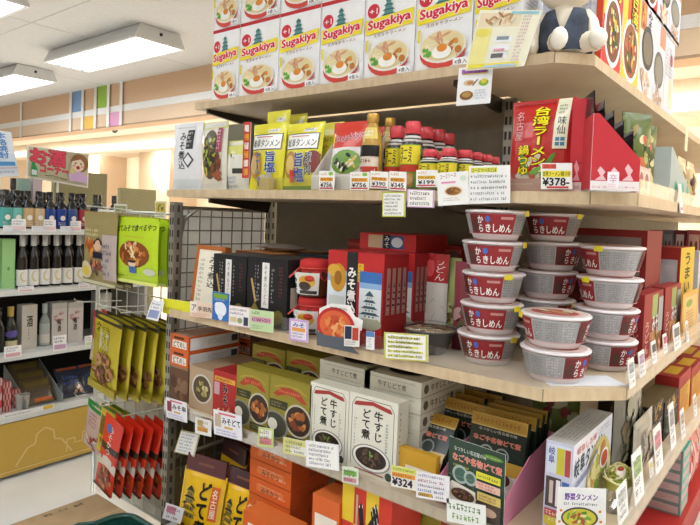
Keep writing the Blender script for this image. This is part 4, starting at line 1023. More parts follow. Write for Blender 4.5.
def d_blue(f): f.rect(0, 0, 1, 1, '2E74C0'); f.ell(.5, .4, .34, .26, 'EEF2F6'); f.ell(.3, .52, .14, .12, 'EEF2F6'); f.ell(.5, .14, .14, .12, 'E2E8F0'); f.rect(.1, .78, .9, .95, '7AA83C'); f.scrib(.15, .68, .85, .78, 1, 'CFE0F4')
pcard(212, 291, 229, 319, Y3c, 'blue card with a white animal shape before the left black gift box', d_blue, 3)
pcard(228, 305, 250, 325, Y3c, 'pink bordered price card below the black gift boxes', lambda f: (f.rect(0, 0, 1, 1, 'EAC8CC'), f.rect(.04, .04, .96, .96, 'F3EDEA'), f.scrib(.08, .55, .9, .92, 2, '6A4A5A'), f.rect(.1, .2, .4, .45, 'D9C89A'), f.ell(.55, .3, .12, .14, '9AA87A'), f.rect(.72, .08, .92, .5, '3A3A4A')), 3)
pcard(250, 309, 273, 330, Y3c, 'green bordered price card below the right black gift box', lambda f: (f.rect(0, 0, 1, 1, 'C5DDA8'), f.scrib(.08, .75, .5, .95, 1, '3A4A2A'), f.rect(.08, .42, .92, .68, 'E0A0B8'), f.scrib(.08, .42, .92, .68, 1, '40303A'), f.scrib(.1, .08, .7, .3, 2, '7A9A5A')), 3)
pcard(289, 318, 308, 340, Y3c, 'purple bordered price card in front of the red lidded jars', lambda f: (f.rect(0, 0, 1, 1, 'CDA8D8'), f.rect(.1, .1, .9, .9, 'EDE4F0'), f.rect(.15, .45, .85, .62, 'E8A050'), f.text('みそ', .2, .64, .8, .84, '3A5AA0', bold=.04), f.scrib(.15, .15, .85, .42, 2, '6A4A7A')), 3)
# stacked instant noodle bowls
def noodle_bowl(shift):
    r = empty('noodle_bowl'); R0, R1, Hb = .062, .084, .082
    p = Pk(); WH = mat('E9DFE0', 'plastic')
    p.lathe([(.050, .004), (.053, 0), (.058, 0), (R0, .006), (.0665, .018), (R1 - .002, Hb - .008)], WH, 36, cap1=False); p.build('cup', r)
    p = Pk(); p.lathe([(R1 - .002, Hb - .008), (R1 + .004, Hb - .007), (R1 + .005, Hb - .003), (R1 + .002, Hb), (0, Hb + .001)], mat('EDE3E3', 'plastic'), 36, cap0=False, cap1=False); f = p.flat((-R1, -R1, Hb + .0015), (1, 0, 0), (0, 1, 0), 2 * R1, 2 * R1, .0003); f.ell(.5, .5, .47, .47, 'D9C3B8', 30); f.ell(.5, .45, .36, .3, 'B9504A', 24); f.blobs(.5, .5, .3, .25, ['C99A70', 'E8DCC0', '8A4A34'], 14, .3); lid_ = p.build('lid', r)
    p = Pk(7)
    def fn(a, b, l):
        t = shift + (a - .5) * 2 * PI; z = .0165 + b * .055; rr = .0668 + (R1 - .002 - .0665) * (z - .018) / (Hb - .026) + .0006 + l
        return Vector((math.sin(t) * rr, -math.cos(t) * rr, z))
    f = p.face(fn, .47, .05, 48, 1, .00025)
    f.rect(0, 0, 1, 1, 'A5A3A2')
    for c0 in (.0, .5):
        f.rect(c0, .0, c0 + .24, 1, 'B9B6B4'); f.rect(c0 + .005, .05, c0 + .235, .95, 'A09E9D'); f.scrib(c0 + .01, .06, c0 + .07, .94, 7, '6E6C6C', 1.5); f.scrib(c0 + .075, .06, c0 + .15, .94, 8, '7A7878', 1.5); f.scrib(c0 + .155, .06, c0 + .235, .94, 7, 'D0CECC', 1.5)
        f.rect(c0 + .24, 0, c0 + .5, 1, '97282C'); f.rect(c0 + .24, .04, c0 + .31, .96, '6E2624'); f.ell(c0 + .27, .4, .022, .3, '54302A')
        f.text('から', c0 + .292, .08, c0 + .328, .92, 'F6F2EE', vert=True, bold=.05); f.ell(c0 + .352, .74, .014, .16, '4A6AB8'); f.rect(c0 + .42, .74, c0 + .485, .86, 'C8908C'); f.text('きしめん', c0 + .34, .12, c0 + .485, .5, 'F8F4F0', bold=.05)
    f.rect(0, 0, 1, .035, 'D8A8A8')
    p.build('sleeve', r)
    p = Pk(); p.kind = 'gloss'; a0 = shift * 2.3 + .1
    p.extr([(-.009, -.002), (.009, -.002), (.009, .008), (.004, .011), (-.009, .009)], -.0012, .0012, 'E8D62C'); p.v = [(x * 1.3, y, z * 1.2) for x, y, z in p.v]
    p.build('yellow_tag', lid_, (math.sin(a0) * .0915, -math.cos(a0) * .0915, Hb - .012), (0, 0, a0))
    return r
NB = {}
GN = 'stacked instant noodle bowls'
PITCH_ = .0845
vis = 39.0  # most bowls are turned towards the aisle corner
def place_bowl(px, py, n, turn, names, zs=1.0, k0=0):
    q = AZ(px, py, T3)
    for i in range(n):
        t = turn[i]
        if t not in NB: NB[t] = Maker(lambda t=t: noodle_bowl(t))
        rng = random.Random(int(px) + i)
        NB[t]((q.x + rng.uniform(-.005, .005), q.y + rng.uniform(-.004, .004), T3 + i * (PITCH_ * zs)), names[i], 'noodle bowl', GN, rot=(0, 0, rng.uniform(-.12, .12)), scale=(.97, .97, zs))
UP = ['lowest', 'second up', 'third up', 'fourth up', 'topmost']
def rc(*a): return [math.radians(v - 133) for v in a]      # where each bowl's red panel looks
place_bowl(488, 361, 5, rc(4, 6, -4, 12, 10), ['white and red instant noodle bowl, %s in the leftmost stack' % u for u in UP])
place_bowl(545, 353, 5, rc(80, 84, 82, 74, 8), ['white and red instant noodle bowl, %s in the stack behind the low pair' % u for u in UP])
place_bowl(554, 378, 2, rc(84, 108), ['white and red instant noodle bowl at the foot of the low front pair', 'white and red instant noodle bowl on top of the low front pair'])
place_bowl(604, 367, 4, rc(70, 92, 118, 130), ['white and red instant noodle bowl, %s in the right hand aisle side stack' % u for u in UP])
p = Pk(); p.box(0, 0, 0, .2, .09, .0015, 'EDEEF0'); o = p.build('paper_sheet', None, AZ(548, 386, T3) + Vector((.004, .004, 0)), (0, 0, math.radians(46))); tag(o, 'white paper sheet lying on the shelf corner in front of the low bowl pair', 'paper sheet')
# ================================================================ fourth shelf
Y4 = F4
def d_orangeend(f): f.rect(0, 0, 1, 1, 'D9642A'); f.rect(.2, .72, .75, .86, '3A2A20'); f.rect(.12, .15, .9, .62, 'F0E4D6'); f.text('どて', .18, .2, .5, .58, '3A2A24', bold=.05); f.text('めし', .54, .22, .85, .56, '3A2A24', bold=.03)
def d_whiteside(f): f.rect(0, 0, 1, 1, 'D9642A'); f.rect(.03, .1, .97, .86, 'EEF0F2'); f.rect(.3, .15, .95, .8, 'F2F2F0'); f.rect(.82, .3, .95, .72, '55555A'); f.scrib(.36, .3, .72, .7, 3, 'A9A9A9')
a, b, z0, z1 = span(166, 184, 330, 346, Y4 + .03)
wo = b - a; ho = .062
tops4 = span(166, 190, 366, 412, Y4 + .05)[3]
for k, (dx, yy, z, l) in enumerate(((0, 0, 0, 'slim orange and white box under another, at the left end of the fourth shelf'), (0, 0, ho + .001, 'slim orange and white box on top at the left end of the fourth shelf'),
                                 (.02, .31, 0, 'slim orange and white box, lower of the rear pair at the left end'), (.02, .31, ho + .001, 'slim orange and white box, upper of the rear pair at the left end'))):
    p = Pk(90 + k); d = .26 if yy == 0 else .2
    p.box(-wo / 2, 0, 0, wo / 2, d, ho, 'D9642A', top='B9907A'); d_orangeend(p.front(wo, ho)); d_whiteside(p.right(wo, d, ho))
    o = p.build('slim_box', None, ((a + b) / 2 + dx + .01, Y4 + .045 + yy, tops4 + .002 + z)); tag(o, l, 'slim box', 'slim orange boxes on the fourth shelf')
def d_brownpack(f): f.rect(0, 0, 1, 1, '6A4A34'); f.blobs(.5, .5, .45, .45, ['7E5A40', '56382A', '8A6A50'], 16, .35); f.rect(0, .93, 1, 1, '9A7A60')
pbox('brown_pack', 170, 188, 366, 413, Y4 + .05, T4, .26, '6B4C38', d_brownpack, 'dark brown food pack under the slim orange boxes', 'food pack')
def d_window(f): f.rect(0, 0, 1, 1, 'B59A7C'); f.ell(.54, .52, .42, .34, 'CFCAC0', 22); f.ell(.54, .52, .36, .3, '5A4A30', 22); f.blobs(.54, .52, .26, .22, ['8C8A4C', 'B7A46A', '6A4A2C', 'C9BE8E'], 18, .3)
pbox('window_box', 189, 213, 368, 420, Y4 + .035, T4, .26, 'AE9274', d_window, 'tan box with an oval window showing its contents beside the brown pack', 'box', None, 3, right=lambda f: f.rect(0, 0, 1, 1, 'A98C70').scrib(.1, .1, .9, .9, 8, '8E735A'))
def d_redmiso(f): f.rect(0, 0, 1, 1, 'B02C28'); f.rect(.05, .78, .95, .88, 'E0A040'); f.scrib(.1, .79, .9, .87, 1, '7A2A1A'); f.text('みそ', .42, .3, .66, .78, '1E1A1A', vert=True, bold=.07, out='F2ECE4'); f.rect(.06, .5, .3, .76, 'C8A0A8'); f.blobs(.5, .16, .42, .14, ['D98A5A', 'E8C09A', '8A3A24'], 14, .3)
pbox('red_miso_box', 213, 236, 372, 424, Y4 + .03, T4, .11, 'A82A28', d_redmiso, 'red box with black brush lettering between the window box and the olive boxes', 'box')
for k in range(2):
    p = Pk(95 + k); p.box(-.09, 0, 0, .09, .16, .03, '7A3A36', top='86423C'); p.front(.18, .03).rect(.05, .2, .95, .7, '94504A')
    o = p.build('maroon_pack', None, (-1.775, 1.72, .95 + .031 * k)); tag(o, ('maroon flat pack lying behind the red box, lower one', 'maroon flat pack lying behind the red box, upper one')[k], 'flat pack', 'maroon flat packs')
p = Pk(); p.box(-.1, 0, 0, .1, .2, .2345, '6A4A3C'); o = p.build('brown_carton', None, (-1.775, 1.71, T4)); tag(o, 'brown carton at the back carrying the maroon flat packs', 'carton')
def d_olive(f):
    f.rect(0, 0, 1, 1, '8C7F2A'); f.rect(.03, .03, .97, .97, '958830'); f.line([(.12, .82), (.3, .87), (.5, .885), (.72, .87), (.9, .8)], .03, 'B09A3C')
    f.poly([(.1, .72), (.3, .84), (.5, .86), (.72, .83), (.92, .68), (.8, .68), (.62, .74), (.5, .75), (.38, .74), (.2, .69)], 'B0432A'); f.scrib(.22, .75, .8, .82, 1, 'D98A5A')
    f.rect(.02, .5, .46, .63, '3E3C24'); f.scrib(.06, .52, .42, .61, 2, 'A8A070'); f.ell(.72, .4, .32, .25, 'C9C2AC', 22); f.ell(.72, .4, .28, .22, '3A2A20', 22); f.blobs(.72, .4, .2, .16, ['A8602C', 'C9884A', '7A3A20'], 14, .35)
    f.ell(.16, .24, .34, .22, '8E8C78', 22); f.ell(.16, .24, .3, .19, '46443A', 22); f.ell(.12, .25, .12, .09, 'E6E2D2'); f.rect(.48, .04, .96, .16, '3E3C24'); f.scrib(.52, .06, .92, .14, 2, 'A8A070')
def d_oside(f): f.rect(0, 0, 1, 1, '7E7230').scrib(.15, .2, .85, .9, 9, '9A8E50')
GO = 'olive stew boxes on the fourth shelf'
pbox('stew_box', 236, 269, 369, 431, Y4 + .03, T4, .075, '8C7F2A', d_olive, 'olive green stew box standing in front, left of the two', 'stew box', GO, 5, right=d_oside)
pbox('stew_box', 269, 311, 379, 441, Y4 + .03, T4, .075, '8C7F2A', d_olive, 'olive green stew box standing in front, right of the two', 'stew box', GO, 6, right=d_oside)
hb4 = span(252, 285, 347, 400, 1.50)[3]
for k, (x0, x1, yt) in enumerate(((252, 285, 347), (286, 321, 354))):
    a, b, _, z1 = span(x0, x1, yt, yt + 40, 1.50); w = b - a; h = z1 - T4
    p = Pk(7 + k); p.box(-w / 2, 0, 0, w / 2, .2, .125, '6E6528'); o = p.build('stew_box', None, ((a + b) / 2, 1.50, T4)); tag(o, ('olive stew box lying under the rear left one', 'olive stew box lying under the rear right one')[k], 'stew box', GO)
    h -= .126
    p = Pk(17 + k); p.box(-w / 2, 0, 0, w / 2, .2, h, '8C7F2A'); d_olive(p.front(w, h * 1.3, z=-h * .3) if 0 else p.front(w, h)); d_oside(p.right(w, .2, h)); o = p.build('stew_box', None, ((a + b) / 2, 1.50, T4 + .126)); tag(o, ('olive green stew box raised in the rear row, left', 'olive green stew box raised in the rear row, right')[k], 'stew box', GO)
# white beef tendon boxes
def d_gyu(f):
    f.rect(0, 0, 1, 1, 'E2DFCF'); f.line([(.07, .08), (.07, .86), (.15, .95), (.85, .95), (.93, .86), (.93, .08)], .012, '6A665C')
    f.poly([(.14, .9), (.5, .94), (.86, .9), (.9, .85), (.82, .85), (.5, .89), (.18, .85), (.1, .85)], 'A83A36')
    f.text('牛すじ', .53, .45, .72, .84, '26241F', vert=True, bold=.05); f.text('どて煮', .28, .45, .47, .84, '26241F', vert=True, bold=.05); f.scrib(.78, .35, .85, .72, 10, '6A665C'); f.scrib(.13, .3, .19, .7, 10, '6A665C')
    f.ell(.5, .23, .4, .17, '9A968C', 24); f.ell(.5, .23, .37, .155, 'EFECE4', 24); f.ell(.5, .235, .32, .13, '32261E', 24); f.blobs(.5, .24, .26, .1, ['4A382C', '5E4636', '261C16', '6A5444'], 26, .25); f.blobs(.48, .29, .1, .04, ['6A8A3A', '8AA84A'], 6, .4); f.rect(.18, .05, .78, .065, '9A3A36'); f.ell(.88, .08, .07, .05, '3E4A40')
def d_gyuside(f): f.rect(0, 0, 1, 1, 'D3CFBE').scrib(.2, .08, .4, .9, 12, '6A665C').scrib(.6, .1, .8, .9, 9, '8A8678')
GW = 'white beef stew boxes on the fourth shelf'
pbox('beef_stew_box', 309, 348, 386, 471, Y4 + .03, T4, .055, 'E0DCCB', d_gyu, 'white beef stew box with black lettering standing in front, left of the two', 'beef stew box', GW, 5, right=d_gyuside)
pbox('beef_stew_box', 348, 397, 397, 483, Y4 + .025, T4, .055, 'E0DCCB', d_gyu, 'white beef stew box with black lettering standing in front, right of the two', 'beef stew box', GW, 6, right=d_gyuside)
def lying():
    p = Pk(12); w, d, h = .205, .27, .046
    p.box(-w / 2, 0, 0, w / 2, d, h, 'DAD6C5'); f = p.front(w, h); f.text('牛すじどて煮', .25, .22, .75, .6, '4A463E', bold=.02); f.rect(.1, .75, .9, .8, 'B9B5A4')
    f = p.right(w, d, h); f.rect(0, 0, 1, .04, 'A8A492'); f.rect(.03, .1, .97, .92, 'D8D4C2'); f.text('牛すじどて煮', .2, .25, .72, .72, '3E3A32', bold=.04); f.ell(.1, .5, .05, .3, '5A564C'); f.scrib(.76, .3, .95, .7, 2, '7A766A')
    f = p.top(w, d, h); f.rect(0, 0, 1, 1, 'DEDACA'); f.ell(.5, .35, .36, .24, 'B9B5A8', 22); f.ell(.5, .35, .32, .2, '32281F', 22); f.rect(.1, .8, .9, .86, 'A83A36')
    return p.build('beef_stew_box')
ly = Maker(lying)
a1, b1, _, _ = span(309, 348, 386, 471, Y4 + .03); a2, b2, _, _ = span(348, 397, 397, 483, Y4 + .025)
for s_, (cx, n, nm) in enumerate((((a1 + b1) / 2 + .0, 6, 'left'), ((a2 + b2) / 2 + .012, 6, 'right'))):
    for k in range(n):
        ly((cx, Y4 + .10, T4 + .0475 * k), 'white beef stew box lying flat, %s from the bottom in the %s pile' % (ORD[k], nm), 'beef stew box', GW)
for k in range(5):
    ly(((a2 + b2) / 2 + .012, Y4 + .375, T4 + .0475 * k), 'white beef stew box lying flat, %s up in the rear pile' % ORD[k], 'beef stew box', GW, scale=(.86, .72, 1))
# dark green and gold curry packs
def d_curry(f):
    f.rect(0, 0, 1, 1, '25302A'); f.rect(0, .84, 1, 1, 'C09A3E'); f.rect(.02, .86, .98, .98, 'B48C34'); f.scrib(.08, .87, .92, .97, 1, '9A5A24'); f.rect(0, .83, 1, .845, 'DCC070'); f.text('なつかしい名古屋の味', .16, .775, .84, .815, 'D9D6C4', bold=.0)
    f.text('なごや名物どて煮', .08, .64, .92, .71, 'D9604A', bold=.03, out='E0B8A0'); f.ell(.34, .5, .13, None, '8A9490'); f.ell(.34, .5, .1, None, '2E3A36'); f.ell(.62, .5, .13, None, '8A9490'); f.ell(.62, .5, .1, None, '2E3A36')
    f.poly([(0, .3), (.5, .44), (1, .34), (1, 0), (0, 0)], 'DCD6CA'); f.ell(.5, .2, .38, .15, 'C9C2B4', 20); f.ell(.5, .21, .32, .12, '4A3022', 20); f.blobs(.5, .21, .26, .09, ['6A4430', '3A241A', '8A5A3C'], 18, .3); f.rect(.72, .28, 1, .45, 'C9A040')
def curry():
    p = Pk(21); w, h = .165, .205
    p.box(-w / 2, 0, 0, w / 2, .022, h, '25302A', top='A98738'); p.kind = 'gloss'; d_curry(p.front(w, h)); return p.build('curry_pack')
cy = Maker(curry)
GC = 'dark green curry packs on the fourth shelf'
LEAN = math.radians(-12)
def curry_at(px, ytop, Y, label, dx=0.0, lean=LEAN):
    top = AY(px, ytop, Y + .205 * math.sin(-lean)); zb_ = max(T4 + .008 + .022 * math.sin(-lean), top.z - .205 * math.cos(lean))
    cy((top.x + dx, Y, zb_), label, 'curry pack', GC, rot=(lean, 0, 0)); return Vector((top.x, Y, zb_))
pk_ = [curry_at(434, 428, Y4 + .05, 'dark green curry pack with gold top, foremost beside the white note card', lean=math.radians(-40)), curry_at(458, 417, Y4 + .21, 'dark green curry pack with gold top, second in the left column'),
       curry_at(460, 404, Y4 + .27, 'dark green curry pack with gold top, third in the left column'), curry_at(478, 394, Y4 + .33, 'dark green curry pack with gold top, rearmost in the left column')]
for v, l in zip(pk_[1:], ('front', 'middle', 'rear')):
    if v.z - T4 > .03:
        p = Pk(); p.box(-.07, 0, 0, .07, .018, v.z - T4 - .012, '8A7440'); o = p.build('pack_riser', None, (v.x, v.y - .004, T4)); tag(o, 'small %s card riser hidden under the left column of curry packs' % l, 'riser')
q = Vector((AY(505, 520, Y4 + .03).x - .096, Y4 + .05, T4))
for px, yt, dy, l in ((519, 438, .10, 'foremost'), (519, 421, .16, 'second'), (521, 414, .205, 'third'), (522, 408, .245, 'rearmost')):
    top = AY(px, yt, q.y + dy + .043)
    cy((q.x, q.y + dy, max(T4 + .012, top.z - .203)), 'dark green curry pack with gold top, %s in the pink tray' % l, 'curry pack', GC, rot=(LEAN, 0, 0))
p = tray_open(.191, .33, .07, .15, 'D98AA6', 'C97A96'); o = p.build('pink_tray', None, (q.x + .0, q.y - .02, T4)); tag(o, 'pink open card tray holding curry packs behind the dark green board', 'tray')
pbox('yellow_box', 398, 436, 452, 486, Y4 + .04, T4, .022, 'D9A834', lambda f: (f.rect(0, 0, 1, 1, 'D9A834'), f.rect(.2, .1, .9, .6, 'E6DCC8')), 'yellow box peeping out behind the 324 price card', 'box')
# dark green board
def d_board(f):
    f.rect(0, 0, 1, 1, '2E4434'); f.text('なつかしい名古屋の味', .1, .84, .68, .9, 'E3E6DC', bold=.01); f.text('なごや名物どて煮', .08, .7, .95, .8, 'E07A6A', bold=.06, out='F3DCCB'); f.ell(.8, .9, .18, .035, '5E8A3A'); f.scrib(.66, .885, .94, .915, 1, 'D9E0A0')
    f.scrib(.1, .62, .42, .67, 1, 'C9C23A'); f.ell(.24, .53, .15, None, 'AAB8B0'); f.ell(.24, .53, .11, None, '4A6A5C'); f.ell(.42, .52, .12, None, 'AAB8B0'); f.ell(.42, .52, .08, None, '4A6A5C')
    f.rect(.52, .56, .94, .66, 'DAD640'); f.scrib(.55, .58, .92, .64, 1, '4A4A20'); f.rect(.52, .43, .94, .53, 'E6B8A8'); f.scrib(.55, .44, .92, .52, 2, 'A83A2E'); f.rect(.02, .5, .46, .505, '8AA08E'); f.rect(.48, .05, .484, .67, '8AA08E')
    f.poly([(.0, .34), (.1, .42), (.52, .36), (.54, .1), (.0, .16)], 'E6DDCF'); f.ell(.3, .26, .24, .1, 'CFC6B6'); f.ell(.3, .265, .21, .085, '54382A'); f.blobs(.3, .265, .17, .06, ['7A5440', '3E281C', '8E6A50'], 18, .3)
    f.rect(.56, .28, .96, .4, 'D8BE6A'); f.rect(.56, .04, .96, .27, '54413A'); f.ell(.76, .16, .14, .06, 'C9A890'); f.scrib(.6, .3, .92, .38, 2, '6A3A5A')
corners_card('display_board', [(449.5, 436), (505.5, 455), (503.5, 529), (446.5, 507)], F4 + .012, 'dark green recipe board with red title standing at the fourth shelf edge', 'display board', d_board)
# boxed noodles facing the aisle
A_ = AZ(571, 522, T4); xr = XS - .085
yf = AX(572, 480, xr).y; yb_ = AX(611, 440, xr).y; xl = AY(544.5, 480, yf).x
hb = AX(573, 447, xr).z - T4
def d_tanmen(f):
    f.rect(0, 0, 1, 1, 'D9DDE8'); f.rect(0, .8, .55, 1, 'E8E6EC'); f.text('岐阜タンメン', .04, .62, .78, .82, '2C3448', bold=.06, rise=.1); f.text('岐阜しお味', .08, .86, .56, .94, 'C86A6A', bold=.02); f.scrib(.6, .88, .95, .96, 2, '8E94A4')
    f.ell(.66, .42, .33, .42, 'C9BE7A', 24); f.blobs(.66, .4, .31, .38, ['A9B04A', 'DACF8A', 'E6DDAE', '8CA03C', 'C98A4A', 'EDE7C4'], 46, .22); f.ell(.76, .56, .12, .12, 'F0E8E0'); f.ell(.76, .56, .09, .09, 'C0492E'); f.line([(.05, .2), (.4, .16), (.46, .3)], .03, '6A6E8E'); f.line([(0, .55), (.36, .6), (.55, .75)], .03, '7E84A4'); f.rect(.06, .3, .3, .44, '5A5A60')
def d_tanside(f):
    f.rect(0, 0, 1, 1, 'C9CCDE'); f.rect(.06, .66, .94, .97, 'D9DCEA'); f.rect(.42, .66, .7, .94, 'C9C23C'); f.rect(.72, .66, .92, .94, 'B84A44'); f.text('岐阜', .1, .76, .36, .94, '5A64A8', vert=True, bold=.04)
    f.rect(.06, .3, .62, .62, '4A3E3A'); f.rect(.2, .34, .34, .58, 'C9B9B0'); f.rect(.44, .32, .6, .6, 'E2DDE0'); f.rect(.66, .32, .92, .6, '4A6AB0'); f.rect(.06, .14, .92, .28, 'B84A60'); f.rect(.06, .1, .92, .2, 'C9B83C'); f.ell(.25, .06, .18, .04, '5A64A8'); f.scrib(.1, .14, .9, .27, 2, 'E8D8A0')
w = yb_ - yf; d = xr - xl
p = Pk(33); p.box(-w / 2, 0, 0, w / 2, d, hb, 'D6D6DC'); d_tanmen(p.front(w, hb)); d_tanside(p.flat((-w / 2, d, 0), (0, -1, 0), (0, 0, 1), d, hb)); f = p.top(w, d, hb); f.rect(0, 0, 1, 1, 'B9B8B4'); f.scrib(.1, .1, .9, .9, 6, '6E6C68')
o = p.build('noodle_gift_box', None, (xr, (yf + yb_) / 2, T4), R90); tag(o, 'white and blue noodle box with a green noodle picture at the fourth shelf corner', 'noodle box')
def d_pop(f):
    f.rect(0, 0, 1, 1, 'EDECE8'); f.text('野菜タンメン', .16, .78, .84, .9, '6A3A9A', bold=.08); f.scrib(.1, .68, .9, .75, 1, '5A5A60'); f.ell(.48, .47, .38, .19, '4A4038', 24); f.ell(.48, .47, .34, .16, 'C9C23C', 24); f.blobs(.48, .47, .28, .13, ['7AA83A', 'D9C84A', 'B8503A', '5A8A2A', 'E0D890'], 30, .25)
    for x, y in ((.1, .6), (.9, .6), (.08, .4), (.92, .42), (.1, .22)): f.ell(x, y, .03, .025, 'E08A3A')
    f.scrib(.3, .12, .7, .24, 1, '3A6AA8')
corners_card('recipe_card', [(558, 487), (606, 489), (605, 545), (555, 543)], F4 + .015, 'white recipe card with purple title and drawn dish before the boxed noodles', 'recipe card', d_pop)
r = empty('noodle_dish', (-.389, 1.70, T4)); r.scale = (.6, 1.15, 1.1); tag(r, 'clear plastic dish of green noodles with a red topped egg at the shelf corner', 'noodle dish')
p = Pk(); p.lathe([(.045, .0), (.05, .003), (.058, .06), (.062, .066)], clear_mat('clear_dish', (.8, .82, .82), amt=.12), 26, cap1=False); p.build('dish', r)
p = Pk(4); p.lathe([(.056, .058), (.05, .074), (.03, .084), (.0, .086)], 'A9A24A', 24, cap0=False, cap1=False); f = p.flat((-.05, -.05, .0875), (1, 0, 0), (0, 1, 0), .1, .1, .0006); f.blobs(.5, .5, .46, .46, ['C9C46A', '7A8A34', 'E3DDA8', 'A8B050', '5E7028'], 40, .2); 
rg = random.Random(9)
for k in range(34):
    a0 = rg.uniform(0, 2 * PI); rr_ = rg.uniform(.02, .05); cx_, cy_ = rg.uniform(-.018, .018), rg.uniform(-.018, .018)
    p.tube([(cx_ + rr_ * math.cos(a0 + t * .45), cy_ + rr_ * math.sin(a0 + t * .45), .085 + .006 * math.sin(t + k) - rr_ * .25 + .008) for t in range(6)], .0032, ('D9D49A', 'C4BE6A', 'E6E0B4', '8FA03E')[k % 4], 5)
nd_ = p.build('noodles', r)
p = Pk(4); p.ball((.012, -.012, .09), (.022, .022, .012), 'EFE6DC'); p.ball((.012, -.012, .0975), (.014, .014, .007), 'B8442C'); p.build('egg', nd_)

# price cards of the fourth shelf
Y4c = F4 - .009
def d_misoc(t, pic):
    def d(f): f.rect(0, 0, 1, 1, 'EEECF0'); f.text(t, .32, .5, .96, .76, '26242C', bold=.06); f.rect(.06, .35, .28, .85, pic); f.rect(.2, .86, .8, .93, 'D86A7A'); f.rect(.4, .34, .7, .42, 'D9A84A'); f.scrib(.1, .06, .9, .28, 2, '8A7AC0')
    return d
pcard(166.5, 397, 187, 417, Y4c, 'white price card with a maroon picture at the left end of the fourth shelf', d_misoc('みそ串', '8A3A4A'), 6, -.03)
pcard(195, 417, 211, 433, Y4c - .003, 'small white price card with an orange strip below the window box', lambda f: (f.rect(0, 0, 1, 1, 'EDEBE6'), f.rect(.15, .55, .5, .9, 'C9B070'), f.rect(.15, .2, .8, .48, 'D99A3A'), f.scrib(.15, .2, .9, .9, 3, '8A7A5A')), 4)
pcard(214, 409, 242, 434, Y4c - .006, 'white price card with a tan picture below the red box', d_misoc('みそどて', 'C9B49A'), 7, -.03)
pcard(258, 427, 273, 446, Y4c - .003, 'small green price card below the left olive box', lambda f: (f.rect(0, 0, 1, 1, 'C8D880'), f.rect(.1, .5, .9, .9, 'EEE8DC'), f.rect(.1, .12, .9, .45, 'D8848E'), f.scrib(.1, .1, .9, .9, 3, '5A6A3A')), 2)
pcard(283, 437, 308, 453, Y4c - .003, 'yellowish price card below the right olive box', lambda f: (f.rect(0, 0, 1, 1, 'D9D48A'), f.rect(.3, .1, .95, .6, 'E9E6DA'), f.scrib(.1, .1, .9, .9, 3, '6A6A3A')), 5)
pcard(306, 440, 339, 466, Y4c - .004, 'white note card covering the foot of the left white beef stew box', d_note('EFEDEE', 5, '5A5A8A'), 5, -.02)
pcard(342, 466, 358, 482, Y4c - .003, 'tiny green and pink price card between the white beef stew boxes', lambda f: (f.rect(0, 0, 1, 1, 'DDE8D0'), f.rect(.1, .5, .9, .8, '7AB04A'), f.rect(.1, .08, .9, .36, 'D890A0'), f.scrib(.1, .1, .9, .9, 3, '4A4A3A')), 3)
def d_324(f): f.rect(0, 0, 1, 1, 'EDEADF'); f.rect(0, .74, 1, 1, 'D9DC6A'); f.scrib(.06, .78, .94, .96, 1, '5A7A3A'); f.rect(.04, .5, .96, .72, 'E8A03A'); f.scrib(.06, .52, .94, .7, 1, '8A3A1A'); f.text('¥324', .06, .1, .86, .46, '2A1E3A', bold=.08)
pcard(391, 465, 416, 486, Y4c - .003, 'price card reading 324 beside the right white beef stew box', d_324, 5)
pcard(416, 471, 449, 497, Y4c - .006, 'white note card with coloured lines before the foremost curry pack', lambda f: (f.rect(0, 0, 1, 1, 'ECEAEC'), f.rect(.08, .08, .5, .22, 'D9A84A'), f.scrib(.06, .8, .9, .95, 1, '5A5A8A'), f.scrib(.06, .6, .9, .77, 1, 'A83A6A'), f.scrib(.06, .42, .9, .57, 1, '6A4A6A'), f.scrib(.06, .24, .9, .4, 1, '4A5A8A'), f.scrib(.06, .06, .9, .22, 1, '6A5A3A')), 6)
pcard(447, 498, 486, 521, Y4c - .006, 'white card strip with green lettering across the foot of the dark green board', lambda f: (f.rect(0, 0, 1, 1, 'ECEDE6'), f.scrib(.05, .5, .95, .92, 1, '4A7A2A', 1.2), f.scrib(.05, .1, .95, .5, 1, '6AA02A', 1.2)), 8, -.02)
o = corners_card('hanging_card', [(181, 430), (200, 434), (194, 457), (174, 452)], F4 + .05, 'pale blue lined card hanging below the left end of the fourth shelf', 'card', d_note('B9B98A', 6, '6A7AA8'))
# ================================================================ bottom deck, front run
Y5 = F5
def d_dote(f):
    f.rect(0, 0, 1, 1, 'EBBB1C'); f.poly([(0, 0), (.3, 0), (.4, .5), (.2, 1), (0, 1)], 'F0C838'); f.tower(.3, .38, .5, .42, '8A7A3A', '26221C'); f.text('どて煮', .5, .15, .76, .9, '231E1A', vert=True, bold=.09); f.rect(.78, .42, .94, .86, 'D8652A'); f.text('名古屋', .8, .45, .92, .83, 'F3E4C8', vert=True, bold=.02); f.blobs(.3, .15, .3, .14, ['7A4A24', '9A6A34', '5A3418'], 16, .3)
def dote_bag(px, py, w, h, Y, base, rx, rz, label, cap='5A2A2C'):
    q = AY(px, py, Y)
    r = empty('snack_pouch', (q.x, Y, base + .008), (rx, 0, rz)); tag(r, label, 'snack pouch', 'yellow castle pouches on the bottom deck')
    p = Pk(int(px)); bag_mesh(p, w, h, .06, 'DDB11E', seal=.03); d_dote(p); p.build('pouch', r)
    p = Pk(); p.kind = 'gloss'; p.box(-w * .46, -.006, h * .97, w * .46, .006, h * 1.2, cap); f = p.front(w * .92, h * .23, -.0062, h * .97); f.rect(.3, .45, .7, .6, '7A4A3A'); f.rect(0, 0, 1, .06, '7A4648'); p.build('header_card', r)
hd = span(178, 222, 478, 500, 1.37)[3] - T5
dote_bag(197, 500, .21, hd - .005, 1.375, T5, math.radians(-10), math.radians(10), 'yellow castle pouch with maroon header, foremost at the bottom left')
